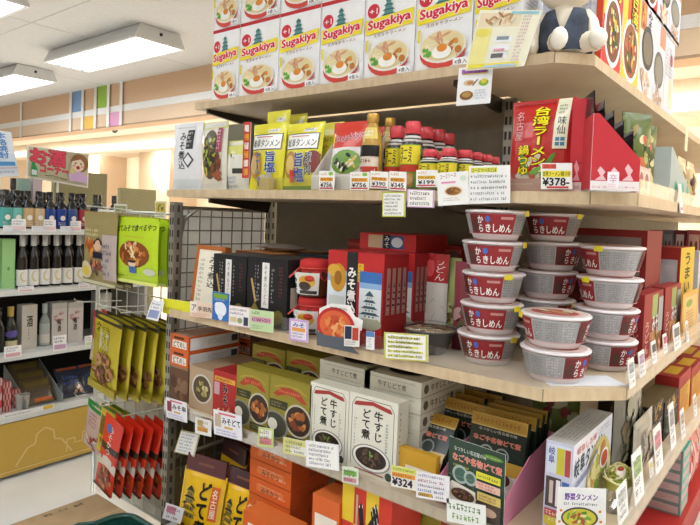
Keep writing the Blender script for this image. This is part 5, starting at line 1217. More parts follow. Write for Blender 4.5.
dote_bag(236, 500, .17, hd - .015, 1.42, T5, math.radians(-8), math.radians(4), 'yellow castle pouch with maroon header, between the foremost one and the orange boxes', '48262A')
dote_bag(225, 480, .19, hd + .0, 1.53, T5, math.radians(-8), math.radians(-10), 'yellow castle pouch with maroon header, middle of the pouch cluster', '4C2A2C')
dote_bag(229, 470, .19, hd + .02, 1.62, T5, math.radians(-8), math.radians(-6), 'yellow castle pouch half hidden at the back left of the cluster', '5A3034')
dote_bag(252, 470, .19, hd + .02, 1.70, T5, math.radians(-8), math.radians(-6), 'yellow castle pouch with near black header at the back of the cluster', '1E1A1C')
def d_ob(f): f.rect(0, 0, 1, 1, 'D9652A'); f.rect(.18, .3, .84, .7, 'E28048'); f.text('みそかつ', .3, .28, .72, .6, '5A4A44', bold=.04); f.scrib(.2, .62, .8, .74, 1, 'F0D0B4'); f.scrib(.72, .3, .9, .5, 1, 'F0E0D0')
def d_obs(f): f.rect(0, 0, 1, 1, 'C9541E'); f.ell(.72, .5, .07, None, '9A8A6A'); f.text('みそかつ', .3, .3, .58, .65, '7A3A1A', bold=.03)
a, b, z0, z1 = span(250.5, 292, 448, 466, Y5 + .10); w = b - a; hh = .062
def obox():
    p = Pk(14); d = .30; p.box(-w / 2, 0, 0, w / 2, d, hh, 'CF5B22', top='DE6E30'); f = p.front(w, hh); d_ob(f); f.rect(0, 0, 1, .05, '9A4018'); d_obs(p.right(w, d, hh)); return p.build('orange_box')
ob = Maker(obox)
ztop = z1; n = 5
for k in range(6):
    ob(((a + b) / 2, Y5 + .10, ztop - hh - (hh + .0008) * k), 'flat orange box, %s from the top of the tall orange stack' % ORD[k], 'orange box', 'flat orange boxes on the bottom deck')
zl = ztop - (hh + .0008) * 6
p = Pk(); p.box(-w / 2, 0, 0, w / 2, .3, zl - T5 - .001, 'B8501E'); o = p.build('orange_carton', None, ((a + b) / 2, Y5 + .10, T5)); tag(o, 'deep orange carton under the tall orange stack, below the picture', 'carton')
def d_ow(f): f.rect(0, 0, 1, 1, 'D9652A'); f.rect(.1, .1, .92, .86, 'E6DCCB'); f.ell(.3, .4, .16, .2, '8A5A34'); f.ell(.7, .6, .14, .18, 'C9925A'); f.scrib(.4, .2, .9, .5, 3, '9A5A3A')
pbox('orange_window_box', 243, 291, 521, 545, Y5 + .015, T5, .08, 'D9652A', d_ow, 'orange box with a pale panel at the foot of the orange stack', 'box', None, topc='E2783A')
pbox('orange_window_box', 312, 339, 498, 545, Y5 + .03, T5, .1, 'D0602A', d_ow, 'orange box with a pale panel beside the red and yellow box', 'box', None, topc='DE7438', right=d_obs)
def d_do(f):
    for i in range(4):
        for j in range(4): f.rect(i * .25, j * .25, i * .25 + .25, j * .25 + .25, 'E3C030' if (i + j) % 2 else 'CC3A26'); f.L -= f.step * .98
    f.L += f.step; f.text('ど', .36, .42, .74, .9, '1C1816', bold=.12, out='F0E8DC'); f.ell(.2, .5, .09, .1, 'E9E0D0'); f.ell(.2, .5, .06, .07, '5A6A8A'); f.text('名古屋', .85, .5, .95, .82, 'F3E6D0', vert=True); f.rect(.3, .72, .34, .94, 'B9A890')
pbox('checked_box', 341, 391, 488, 580, Y5 + .04, T5, .16, 'C83826', d_do, 'red and yellow checked box with a big black character on the bottom deck', 'box', None, right=lambda f: (f.rect(0, 0, 1, 1, 'B83424'), f.scrib(.2, .3, .8, .8, 5, '8A2A1E')))
def d_gr(f): f.rect(0, 0, 1, 1, '9A9030'); f.rect(.3, .1, .9, .8, 'B04A34'); f.blobs(.5, .5, .4, .35, ['C9A04A', '8A3A24', 'D9C89A'], 14, .3)
pbox('stew_carton', 394, 416, 500, 580, Y5 + .22, T5, .16, '8E862E', d_gr, 'olive and red carton right of the checked box on the bottom deck', 'carton')
pbox('stew_carton', 417, 440, 508, 580, Y5 + .22, T5, .16, '9A3A2C', d_gr, 'red carton farthest right of the checked box on the bottom deck', 'carton')
# ================================================================ the aisle side run of the shelving
def sbox(name, x0, x1, yt, yb, X, base, depth, col, draw, label, cat, group=None, seed=2, end=None, topc=None, lean=0.0, h=None, topdraw=None):
    """box whose printed side looks to +x from the plane x = X and fills x0..x1 of the photo"""
    ym = (yt + yb) / 2
    y0 = AX(x0, ym, X).y; y1 = AX(x1, ym, X).y
    h = h or AX((x0 + x1) / 2, yt, X).z - base
    w = y1 - y0
    p = Pk(seed); p.box(-w / 2, 0, 0, w / 2, depth, h, col, top=topc)
    if draw: draw(p.front(w, h))
    if topdraw: topdraw(p.top(w, depth, h))
    if end: end(p.flat((-w / 2, depth, 0), (0, -1, 0), (0, 0, 1), depth, h))
    o = p.build(name, None, (X, (y0 + y1) / 2, base), (-lean, 0, PI / 2)); return tag(o, label, cat, group)
def d_bigred(f): f.rect(0, 0, 1, 1, '8A2624'); f.rect(.04, .62, .93, .94, '8C7E7A'); f.scrib(.1, .7, .7, .9, 3, '786A66'); f.rect(.8, .74, .9, .86, '4A4240')
pbox('red_carton', 566, 646, 229, 300, 2.02, T3, .22, '8A2826', d_bigred, 'big dark red carton with a grey panel behind the noodle bowl stacks', 'carton')
def d_mini(c1, c2):
    def d(f): f.rect(0, 0, 1, 1, c1); f.rect(.15, .3, .85, .95, c2); f.ell(.32, .82, .1, .06, '7A4A3A'); f.ell(.66, .82, .1, .06, '7A4A3A')
    return d
for k, (x0, x1, c1, c2, l) in enumerate(((647, 660, 'A0503A', 'C98A5A', 'small orange brown box beside the big red carton'), (661, 672, '8A8A92', 'A9A9B0', 'small grey box beyond the orange brown one at the back of the third shelf'),
                                        (673, 684, '7A2A30', 'D9CCC6', 'small white box with two brown dots at the back of the third shelf'), (685, 700, 'A84A48', 'D9A898', 'small pink box at the back right of the third shelf'))):
    pbox('small_box', x0, x1, 230, 300, 2.95 + .0 * k, T3, .12, c1, d_mini(c1, c2), l, 'box', None, 4 + k)
def d_redframe(f): f.rect(0, 0, 1, 1, '9A2824'); f.rect(.08, .05, .9, .86, 'B9B2B2'); f.rect(.14, .1, .84, .8, 'C2BCBC')
def d_yellowside(f): f.rect(0, 0, 1, 1, 'D8B42E'); f.rect(0, 0, 1, .35, 'B8402A'); f.text('うまい', .25, .45, .75, .95, '1E1E1E', vert=True, bold=.06); f.blobs(.5, .2, .4, .18, ['6A8A2A', 'D9703A', 'C9A040'], 12, .3)
pbox('red_framed_box', 651, 679, 247, 330, 2.42, T3, .3, '9A2824', d_redframe, 'tall box with red edges, grey front and yellow side on the third shelf aisle side', 'box', None, 5, right=d_yellowside)
pbox('bottle_box', 686, 697, 251, 330, 2.80, T3, .2, 'BFBABA', lambda f: (f.rect(0, 0, 1, 1, 'C4C0C0'), f.poly([(.3, .1), (.6, .1), (.6, .5), (.5, .75), (.4, .75), (.3, .5)], '5A3A30')), 'white box with a brown bottle picture at the right end of the third shelf', 'box', None, 6, right=lambda f: f.rect(0, 0, 1, 1, 'C9C4C2').ell(.5, .4, .3, .3, '7A5A4C'))
for k in range(3):
    a = AY(650, 280, 1.83)
    p = Pk(k); p.box(-.05, 0, 0, .05, .12, .032, '8E2622', top='A83A34'); f = p.right(.1, .12, .032); f.rect(.1, .2, .9, .8, 'C4605A'); f.line([(.2, .3), (.5, .7)], .06, 'E9D0C8')
    o = p.build('flat_red_pack', None, (-.49, 1.86, T3 + .198 + .033 * k)); tag(o, 'flat red pack on top of the red box beside the right bowl stack, %s up' % ORD[k], 'flat pack', 'flat red packs by the bowls')
def d_sushi(f): f.rect(0, 0, 1, 1, '9A2A28'); f.rect(.35, .05, .98, .4, 'C08A5A'); f.rect(.4, .6, .7, .96, '9AA860'); f.text('うどん', .06, .1, .3, .6, 'D9B0A8', vert=True, bold=.05); f.text('みそ', .42, .4, .72, .64, 'E9E2D8', bold=.08, out='2A1E1A'); f.rect(.72, .35, .98, .9, 'A9A4A0'); f.blobs(.65, .25, .3, .15, ['D9A878', '8A5A34'], 8, .35)
def d_redend(f): f.rect(0, 0, 1, 1, '8E2424'); f.text('うどん', .3, .1, .7, .6, 'C99A94', vert=True, bold=.04)
GRD = 'tall red udon boxes on the third shelf side'
p = Pk(); p.box(-.055, 0, 0, .055, .13, .196, '84201F'); f = p.front(.11, .196); d_redend(f); o = p.build('udon_box', None, (-.49, 1.86, T3)); tag(o, 'plain red box under the flat red packs beside the right bowl stack', 'udon box', GRD)
sbox('udon_box', 643, 661, 293, 372, XS - .03, T3, .04, '8E2422', d_sushi, 'tall red udon box with a pale picture, nearest the right bowl stack', 'udon box', GRD, 3, end=d_redend)
sbox('udon_box', 664, 679, 286, 352, XS - .03, T3, .04, '8E2422', d_sushi, 'tall red udon box second along the aisle side of the third shelf', 'udon box', GRD, 4, end=d_redend)
sbox('orange_card', 682, 697, 292, 340, XS - .01, T3, .004, 'D9A04A', lambda f: (f.rect(0, 0, 1, 1, 'DDA850'), f.rect(.1, .1, .9, .9, 'E3BC78'), f.ell(.4, .75, .2, .08, '8A9A3A'), f.scrib(.2, .1, .8, .6, 7, 'A8683A')), 'orange menu card standing at the third shelf aisle edge', 'card')
def d_small(c): return lambda f: (f.rect(0, 0, 1, 1, 'EDE9E4'), f.rect(.1, .5, .9, .85, c), f.scrib(.1, .1, .9, .9, 4, '6A6A6A'))
for px, py, w, h, c, l in ((633, 385, .055, .085, 'A9B0B8', 'first small white price card along the third shelf aisle edge'), (643, 374, .06, .08, 'C9A8C0', 'second small pinkish price card along the third shelf aisle edge'), (655, 361, .055, .075, '5A5A5A', 'third small price card with dark print along the third shelf aisle edge'),
                           (666, 351, .05, .07, 'E0708A', 'fourth small price card with pink print along the third shelf aisle edge'), (678, 347, .11, .10, '8A8A80', 'larger grey price card farther along the third shelf aisle edge'), (688, 340, .04, .09, 'E0C0A0', 'narrow cream price card at the far end of the third shelf aisle edge')):
    scard(px, py + 2, w, h * .8, T3, l, d_small(c))
# fourth shelf, aisle side
def clear_bag(name, x0, x1, yt, yb, X, base, t, cols, label, seed, col='6A6A5C', rz=PI / 2):
    ym = (yt + yb) / 2; y0 = AX(x0, ym, X).y; y1 = AX(x1, ym, X).y; h = AX((x0 + x1) / 2, yt, X).z - base
    p = Pk(seed); bag_mesh(p, y1 - y0, h, t, col, kind='gloss'); p.rect(.02, .85, .98, 1, 'A9A898'); p.blobs(.5, .45, .42, .38, cols, 40, .2)
    o = p.build(name, None, (X - t / 2, (y0 + y1) / 2, base), (0, 0, rz)); return tag(o, label, 'food bag', 'food bags on the fourth shelf side')
clear_bag('food_bag', 607, 637, 376, 470, XS - .14, T4, .06, ['8A8A74', '5A5A48', 'B9B49A', '4A5A34', 'C9A8A0'], 'clear bag of greyish green dried food right behind the boxed noodles', 81)
clear_bag('food_bag', 622, 648, 372, 470, XS - .06, T4, .05, ['4A4A3C', '6A5A44', '3A3A30', '7A7A60'], 'dark olive food bag standing at the aisle edge beyond the clear bag', 82, '4E4C3E')
clear_bag('food_bag', 640, 657, 418, 466, XS - .03, T4, .04, ['C9B9A0', 'E0D6C4', '8A5A44'], 'small pale food bag beside the dark olive bag', 83, 'B9AE9C')
p = Pk(84); bag_mesh(p, .15, .24, .05, '7A8A4A'); p.blobs(.5, .5, .45, .45, ['A9B86A', '5A6A34', 'D0A0A0', 'C9C9A0', '8A3A3A'], 40, .2)
o = p.build('food_bag', None, (-.62, 1.86, T4), (0, 0, math.radians(30))); tag(o, 'green and pink food bag sticking up behind the boxed noodles', 'food bag', 'food bags on the fourth shelf side')
def d_choc(f): f.rect(0, 0, 1, 1, '2A2220'); f.blobs(.5, .8, .45, .16, ['C9A04A', '8A5A34', 'D9B060'], 16, .25); f.rect(.1, .1, .9, .5, '4A5A4C'); f.scrib(.1, .55, .9, .66, 1, 'D9D0C0')
GD = 'dark gift boxes on the fourth shelf side'
for k, (x0, x1, yt, l) in enumerate(((651, 662, 404, 'black box with gold picture beside the pale food bag'), (664, 677, 397, 'black box with gold picture second along the fourth shelf aisle side'))):
    sbox('dark_gift_box', x0, x1, yt, 450, XS - .05, T4, .085, '2A2422', d_choc, l, 'gift box', GD, 8 + k, topc='6A5A3A', end=d_choc)
p = Pk(); p.lathe([(.022, 0), (.024, .02), (.024, .05), (.02, .056)], 'B9B4B0', 16); o = p.build('silver_tin', None, (AX(668, 392, XS - .1).x, AX(668, 392, XS - .1).y, AX(668, 410, XS - .12).z - .04)); tag(o, 'small silver tin standing on the dark gift boxes', 'tin')
o.location.z = T4 + 0; o.location.x = XS - .26
def d_ry(f): f.rect(0, 0, 1, 1, 'CFA030'); f.rect(0, .72, 1, 1, 'A82A24'); f.rect(0, 0, .12, 1, 'A82A24'); f.ell(.5, .3, .35, .2, 'C98A3A'); f.scrib(.2, .5, .8, .85, 4, '8A3A1A')
def d_redb(f): f.rect(0, 0, 1, 1, 'A82A26'); f.rect(.1, .1, .9, .8, 'B03430')
for k, (x0, x1, yt, l) in enumerate(((678, 689, 374, 'red and yellow box at the aisle side, nearest of the three'), (690, 700, 366, 'red and yellow box at the aisle side, middle one'), (701, 714, 360, 'red and yellow box at the aisle side, cut off by the picture edge'))):
    sbox('red_yellow_box', x0, x1, yt, 430, XS - .05, T4, .085, '8E2624', d_ry, l, 'box', 'red and yellow boxes on the fourth shelf side', 10 + k, end=d_redb, topc='A82A26', topdraw=lambda f: f.rect(.2, .2, .8, .8, 'D9B02E'))
sbox('red_yellow_box', 692, 702, 354, 420, XS - .16, T4, .085, '8E2624', d_ry, 'red and yellow box standing in the rear row of the aisle side', 'box', 'red and yellow boxes on the fourth shelf side', 15, end=d_redb, topc='A82A26', topdraw=lambda f: f.rect(.2, .2, .8, .8, 'D9B02E'))
for px, py, w, h, c, l in ((640, 500, .10, .13, 'A8C07A', 'white price card with green print at the fourth shelf aisle edge'), (660, 470, .10, .13, 'D98A90', 'white price card with red heading at the fourth shelf aisle edge'), (674, 447, .08, .14, 'A9A0A0', 'tall narrow price card at the fourth shelf aisle edge'), (684, 438, .07, .10, 'C9B0A0', 'dim price card before the red and yellow boxes'),
                           (652, 476, .04, .045, 'E0D080', 'tiny yellowish price card between the two white ones at the aisle edge'), (624, 520, .09, .085, 'C9C9C0', 'pale price card nearest the shelf corner at the fourth shelf aisle edge'), (696, 416, .06, .08, 'D9C0B0', 'small price card at the right picture edge on the fourth shelf')):
    scard(px, py, w, h, T4, l, d_small(c))
# bottom deck, aisle side
p = Pk(); p.box(-.84, 1.75, T5, XS - .012, 3.6, .325, 'A8241F', top='B02A26'); o = p.build('red_display_base', None); tag(o, 'low red display base under the mint boxes on the bottom deck', 'display base')
def d_mint(f): f.rect(0, 0, 1, 1, '7C8A84'); f.rect(.08, .16, .96, .84, 'C4A8A4'); f.ell(.16, .5, .08, .3, '8A6A6A'); f.scrib(.3, .3, .9, .7, 2, 'A88A88')
y0 = AX(653, 500, XS - .03).y; y1 = AX(688, 480, XS - .03).y
for k in range(6):
    w = .17; p = Pk(k); p.box(-.10, 0, 0, .10, w, .043, '6E8A80', top='56B8A6'); d_mint(p.front(.2, .043)); f = p.right(.2, w, .043); f.rect(0, 0, 1, 1, '5FAE9E'); f.rect(.1, .2, .9, .8, 'C8A49C')
    o = p.build('mint_box', None, (XS - .13, 2.66, .3262 + .0437 * k)); tag(o, 'flat mint and pink box, %s from the bottom of its pile on the red base' % ORD[k], 'mint box', 'mint boxes on the bottom deck')
p = Pk(5); bag_mesh(p, .5, .26, .07, 'C23A36', kind='gloss'); p.blobs(.5, .5, .45, .45, ['D96A66', 'B02824', 'E8A0A0'], 20, .18); o = p.build('red_wrapped_pack', None, (XS - .06, 3.0, .326), (0, 0, PI / 2)); tag(o, 'shiny red wrapped pack behind the mint box pile', 'wrapped pack')
p = Pk(6); bag_mesh(p, .5, .2, .07, '8A3A30', kind='gloss'); p.blobs(.5, .5, .45, .45, ['C9A8A0', 'B04A44', '6A2A26'], 24, .18); o = p.build('red_wrapped_pack', None, (XS - .20, 3.0, .326), (0, 0, PI / 2)); tag(o, 'brownish red wrapped pack under the shelf behind the shiny red one', 'wrapped pack')

# ================================================================ hanging rack at the left end
rack = empty('hanging_rack', (-2.4, 1.5, 0)); tag(rack, 'white wire rack with hooks fixed to the left end of the shelving', 'rack')
ro = Vector((2.4, -1.5, 0)); WR = mat('D4D6D0', 'metal')
p = Pk()
for x in (-2.12, -2.86): p.tube([(x, 1.56, 0), (x, 1.56, 1.46)], .011, WR, 8)
for z in (.06, .75, 1.45): p.tube([(-2.86, 1.56, z), (-2.12, 1.56, z)], .007, WR)
p.build('frame', rack, ro)
p = Pk()
for k in range(9): p.tube([(-2.86 + .0925 * k, 1.556, .06), (-2.86 + .0925 * k, 1.556, 1.45)], .0028, WR, 5)
for k in range(15): p.tube([(-2.86, 1.553, .12 + .095 * k), (-2.12, 1.553, .12 + .095 * k)], .0028, WR, 5)
p.build('wire_grid', rack, ro)
def hook(x, z, L=.22):
    p = Pk(); p.tube([(x, 1.55, z), (x, 1.55 - L, z + .012), (x, 1.55 - L - .012, z + .03)], .003, WR, 5); p.build('hook', rack, ro)
def hbag(x, y, ztop, w, h, t, col, draw, label, group, rz, seed, kind='gloss', rx=0.0, ry=0.0):
    p = Pk(seed); bag_mesh(p, w, h, t, col, kind=kind, seal=.07); draw(p)
    o = p.build('snack_bag', None, (x, y, ztop - h), (rx, ry, rz)); return tag(o, label, 'snack bag', group)
def d_lime(f):
    f.rect(0, 0, 1, 1, 'B9D62A'); f.rect(0, .95, 1, 1, '8A9A20'); f.text('どてみそで食べるやつ', .05, .76, .95, .86, '2A2A1A', bold=.03, rise=.05); f.scrib(.25, .68, .75, .72, 1, 'C89A3A')
    f.ell(.5, .44, .36, .2, '8A4A22'); f.blobs(.5, .44, .33, .18, ['C0702E', 'E0A050', '7A3A1A', 'D9885A', 'EDD9A0'], 30, .22); f.ell(.5, .3, .09, .05, 'E8C4A0'); f.rect(.42, .16, .58, .26, '3A5AA0'); f.ell(.5, .335, .09, .02, '1E1A18'); f.ell(.86, .2, .12, .05, 'C9C9B0'); f.scrib(.05, .08, .4, .13, 1, '3A3A2A'); f.rect(0, 0, 1, .05, 'D9E07A')
def d_brownbag(f):
    f.rect(0, 0, 1, 1, '9A8A5A'); f.poly([(0, .72), (.5, .95), (1, .8), (1, .7), (.5, .8), (0, .6)], '5A4A24'); f.scrib(.05, .66, .7, .78, 2, 'E3D9A0'); f.rect(.66, .1, 1, .7, 'B9A8A0'); f.blobs(.3, .5, .22, .15, ['C0642E', 'E09A50', 'A84A22'], 18, .28)
    f.ell(.56, .55, .12, .08, 'D9B090'); f.poly([(.44, .6), (.56, .66), (.68, .6), (.68, .56), (.44, .56)], '1E1A18'); f.rect(.42, .38, .7, .46, '2A2A3A'); f.blobs(.5, .28, .2, .12, ['8A4A34', 'C98A6A', '5A2A20'], 14, .35); f.ell(.18, .2, .2, .12, 'D9C9A0'); f.ell(.18, .18, .12, .07, 'D9B93C'); f.scrib(.7, .15, .95, .6, 5, '4A4A6A'); f.rect(0, .02, 1, .06, 'C9C4A0')
z1 = 1.36
def rx_(px, py, Y): return AY(px, py, Y).x
for x, yy in ((rx_(142, 220, 1.45), 217), (rx_(106, 220, 1.42), 212)): hook(x, AY(135, yy, 1.39).z + .006)
a, b, zb, zt = span(122, 165, 217, 284, 1.40)
GL = 'lime green snack bags on the top hook'
for k in range(3):
    hbag((a + b) / 2 - .006 * k - .02, 1.385 + .045 * k, zt - .004 * k, (b - a) * .98, zt - zb, .035, 'B9D62A', d_lime, 'lime green snack bag on the top right hook, %s from the front' % ORD[k], GL, math.radians(2), 100 + k)
a, b, zb, zt = span(82, 122, 212, 286, 1.38)
for k in range(3):
    hbag((a + b) / 2 - .012 * k, 1.375 + .045 * k, zt - .004 * k, (b - a) * .98, zt - zb, .035, '9A8A5A', d_brownbag, 'brown snack bag with a cook picture on the top left hook, %s from the front' % ORD[k], 'brown snack bags on the top hook', math.radians(-4), 110 + k)
for k, (x0, x1, y0, y1, c, l) in enumerate(((114, 127, 204, 222, '9AA06A', 'tiny picture card above the lime green snack bags'), (155, 166, 201, 218, 'C9C05A', 'tiny yellowish card at the top right of the hanging rack'))):
    a, b, zb, zt = span(x0, x1, y0, y1, 1.545); p = Pk(k); p.box(0, 0, 0, b - a, .002, zt - zb, 'E3E0D4'); f = p.flat((0, 0, 0), (1, 0, 0), (0, 0, 1), b - a, zt - zb); f.rect(.08, .35, .92, .9, c); f.scrib(.1, .05, .9, .3, 2, '5A5A50'); f.blobs(.5, .6, .3, .2, ['8A4A34', 'D9C9A0'], 6, .4)
    o = p.build('rack_card', None, (a, 1.544, zb)); tag(o, l, 'card', 'small cards on the hanging rack')
def d_gold(f):
    f.rect(0, 0, 1, 1, 'C4B22A'); f.rect(0, .9, 1, 1, '4A4630'); f.rect(.08, .72, .32, .9, 'D9CC2A'); f.text('みそ', .1, .74, .3, .88, '3A5A1A', vert=True, bold=.05); f.rect(.3, .55, .62, .8, 'D9D4B0'); f.text('手羽先', .34, .5, .62, .84, 'E6D42A', vert=True, bold=.04, out='6A5A14')
    f.blobs(.5, .3, .46, .22, ['B07A4A', '8A5030', 'D0A070', '6A3A22', 'C98A58'], 44, .2); f.rect(0, 0, 1, .1, 'B9AA3A')
def d_pinkbag(f):
    f.rect(0, 0, 1, 1, 'B9A890'); f.rect(0, .45, .6, 1, 'B43A3E'); f.text('えび', .15, .55, .45, .92, 'EAD9D0', vert=True, bold=.04); f.blobs(.5, .2, .45, .16, ['D0B48A', 'A88A60', 'E3D0A8'], 14, .3)
GGD = 'gold and brown snack bags on the middle hooks'
a, b, zb, zt = span(100, 132, 312, 389, 1.40); w = .30; h = zt - zb
for k in range(6):
    px = 104 + 7.3 * k; x = rx_(px + 14, 350, 1.40 + .01 * k)
    hbag(x - .015, 1.34 + .031 * k, zt - .003 * k, w * .72, h, .016, 'A89A2A', d_gold, 'gold and brown snack bag on the middle hook, %s in the fan' % ORD[k], GGD, math.radians(1), 120 + k, 'foil', ry=math.radians(7))
a, b, zb, zt = span(88, 112, 314, 366, 1.44)
hbag((a + b) / 2 + .02, 1.45, zt, (b - a) * 1.1, zt - zb, .035, 'B9A890', d_pinkbag, 'red and tan snack bag hanging left of the gold and brown fan', 'red and tan snack bags', math.radians(2), 131, ry=math.radians(7))
hbag((a + b) / 2 + .0, 1.50, zt - .004, (b - a) * 1.1, zt - zb, .035, 'B9A890', d_pinkbag, 'red and tan snack bag behind the other red and tan one', 'red and tan snack bags', math.radians(2), 132, ry=math.radians(7))
zh = span(100, 132, 312, 389, 1.40)[3]
for x in (-2.62, -2.42, -2.25): hook(x, zh + .012)
p = Pk(); a, b, zb, zt = span(146, 158, 300, 320, 1.33); p.box(0, 0, 0, b - a, .002, zt - zb, 'E6E6E6'); f = p.flat((0, 0, 0), (1, 0, 0), (0, 0, 1), b - a, zt - zb); f.rect(.1, .1, .9, .5, '8A94B8'); f.scrib(.1, .55, .9, .9, 2, '6A6A70')
o = p.build('rack_card', None, (a, 1.33, zb), (math.radians(-20), 0, 0)); tag(o, 'white price tag tilted on the hook above the gold and brown bags', 'card', 'small cards on the hanging rack')
def d_redbag(f):
    f.rect(0, 0, 1, 1, 'D23A22'); f.rect(0, .6, 1, 1, 'D8301C'); f.rect(0, .55, 1, .64, '3A2A1E'); f.text('みそかつ', .36, .5, .62, .9, 'E6DAD0', vert=True, bold=.03); f.ell(.35, .85, .14, .06, '4A6AB0'); f.poly([(0, .42), (.5, .5), (1, .42), (1, .3), (.5, .36), (0, .3)], 'D9CFC0'); f.blobs(.5, .2, .45, .17, ['C0642E', '9A4A24', 'E08A4A', '6A2E1A'], 30, .24); f.rect(0, 0, 1, .04, '5A2418')
GR_ = 'red snack bags on the lowest hook'
a, b, zb, zt = span(108, 130, 413, 491, 1.38); h = zt - zb
for k in range(6):
    px = 117 + 7.4 * k; x = rx_(px + 5, 450, 1.38 + .02 * k)
    hbag(x - .075, 1.34 + .031 * k, zt - .004 * k, .14, h, .015, 'B82C1E', d_redbag, 'red snack bag on the lowest hook, %s in the fan' % ORD[k], GR_, math.radians(1), 140 + k, ry=math.radians(14))
def d_yb(f): f.rect(0, 0, 1, 1, 'C9B02A'); f.rect(.1, .4, .4, .8, '6A5A1A'); f.blobs(.5, .2, .4, .17, ['8A5A2A', 'D0A050', 'A87A3A'], 16, .3); f.text('どて', .45, .4, .7, .8, '3A2A14', vert=True, bold=.05); f.rect(0, .93, 1, 1, '4A6A2A')
a, b, zb, zt = span(98, 118, 408, 458, 1.43)
for k in range(2): hbag((a + b) / 2 - .03 + .01 * k, 1.44 + .035 * k, zt, .15, zt - zb, .03, 'C9B02A', d_yb, ('yellow and brown snack bag left of the red fan, front one', 'yellow and brown snack bag left of the red fan, behind the front one')[k], 'yellow snack bags on the lowest hook', math.radians(6), 150 + k, ry=math.radians(10))
def d_pinkw(f): f.rect(0, 0, 1, 1, 'C9B0A8'); f.rect(0, .84, 1, 1, '2E8A3A'); f.scrib(.2, .5, .7, .8, 4, '9A3A3A'); f.blobs(.5, .2, .42, .18, ['8A3A34', 'B06A5A', 'E0CFC4'], 16, .3)
a, b, zb, zt = span(83, 102, 403, 452, 1.46); hbag((a + b) / 2, 1.47, zt, (b - a) * 1.15, zt - zb, .03, 'C9B0A8', d_pinkw, 'pinkish snack bag with green top hanging leftmost on the lowest hook', None, math.radians(0), 155, ry=math.radians(10))
zh = span(108, 130, 413, 491, 1.38)[3]
for x in (-2.6, -2.4, -2.22): hook(x, zh + .012)
p = Pk(); p.box(-2.85, 1.562, .05, -2.13, 1.566, .62, 'D9D6C4'); p.build('back_card', rack, ro)
p = Pk(); p.tube([(-2.78, 1.54, .36), (-2.78, 1.54, .42)], .012, '3A2E2A', 10); p.ball((-2.78, 1.53, .30), (.028, .022, .028), '3A3230'); p.build('clamp_knob', rack, ro)

# ================================================================ floor things at the bottom left
c = AZ(97, 493.6, .2)
r = empty('cardboard_carton', (c.x, c.y, 0)); tag(r, 'closed brown cardboard carton on the white floor in front of the hanging rack', 'carton')
p = Pk(); KR = surface_mat('kraft_card', 'A88E68', 'B89C76', 10, .75); p.box(0, -.75, 0, .42, 0, .2, KR); p.build('carton_body', r)
p = Pk(); f = p.flat((0, -.75, .2002), (1, 0, 0), (0, 1, 0), .42, .75); f.rect(.485, 0, .495, 1, '8A7452'); f.rect(.44, 0, .54, 1, 'BFA67E'); f.rect(.488, 0, .492, 1, '94805C'); f.scrib(.06, .66, .2, .9, 3, '7A684A'); f.rect(.7, .88, .86, .95, '6A5A40'); p.build('top_flap', r)
# dark green basket at the bottom edge
q = AZ(160, 519, .34)
r = empty('shopping_basket', (q.x + .03, q.y - .17, 0)); tag(r, 'dark green plastic basket with a rounded rim at the bottom left edge', 'basket')
def rr(w, d, c, n=6):
    pts = []
    for cx_, cy_, a0 in ((w / 2 - c, d / 2 - c, 0), (-w / 2 + c, d / 2 - c, 90), (-w / 2 + c, -d / 2 + c, 180), (w / 2 - c, -d / 2 + c, 270)):
        for k in range(n + 1):
            a = math.radians(a0 + 90 * k / n); pts.append((cx_ + c * math.cos(a), cy_ + c * math.sin(a)))
    return pts
GN_ = mat('12453A', 'plastic'); p = Pk(); n = 28
L = [[(x, y, .02) for x, y in rr(.30, .18, .05)], [(x, y, .32) for x, y in rr(.36, .24, .06)], [(x, y, .32) for x, y in rr(.35, .23, .055)], [(x, y, .03) for x, y in rr(.29, .17, .045)]]
vs = sum(L, []); m = len(L[0]); fs = [(j * m + i, j * m + (i + 1) % m, (j + 1) * m + (i + 1) % m, (j + 1) * m + i) for j in range(3) for i in range(m)] + [tuple(range(m - 1, -1, -1)), tuple(range(3 * m, 4 * m))]
p.add(vs, fs, GN_); p.build('basket_body', r)
p = Pk(); o_ = rr(.38, .26, .07); p.tube([(x, y, .325) for x, y in o_ + o_[:1]], .012, GN_, 8); p.build('rim', r)
p = Pk(); p.tube([(.185, .0, .335), (.195, -.05, .345), (.195, -.14, .345), (-.195, -.14, .345), (-.195, -.05, .345), (-.185, 0, .335)], .008, mat('1E4A40', 'plastic'), 8); p.build('handle', r)
pcard(162, 503, 180, 518, F5 - .01, 'white and pink price card leaning beside the foremost yellow castle pouch', lambda f: (f.rect(0, 0, 1, 1, 'F0EDEE'), f.rect(.1, .5, .6, .9, 'D98AA0'), f.scrib(.1, .1, .9, .9, 3, '8A4A5A')), 6, .3)

# ================================================================ bottle shelving at the left
XL = -3.3
liq = empty('bottle_shelving', (XL - .2, 1.3, 0)); tag(liq, 'white bottle shelving with a yellow skyline panel at its base, left of the rack', 'shelving')
lo = Vector((-XL + .2, -1.3, 0)); WS = mat('D6D7D4', 'plastic')
def lp(name, *bx, col=WS):
    p = Pk(); p.box(*bx, col); return p.build(name, liq, lo)
S1, S2_, S3_, SB = 1.335, 1.012, .667, .34
for z in (S1, S2_, S3_): lp('shelf_board', XL - .42, .6, z - .03, XL, 2.12, z)
lp('back_panel', XL - .45, .6, .02, XL - .425, 2.14, S1 + .02, col=mat('2A2826', 'matte'))
lp('end_panel', XL - .42, 2.121, .02, XL - .02, 2.14, S1 + .02, col=mat('B9B8B2', 'plastic'))
BC_ = lp('base_cabinet', XL - .42, .6, .02, XL - .004, 2.12, SB)
lp('base_rail', XL - .02, .6, .315, XL + .012, 2.12, SB + .012)
p = Pk(); p.box(XL - .004, .6, .025, XL + .004, 2.12, .305, 'C2A048')
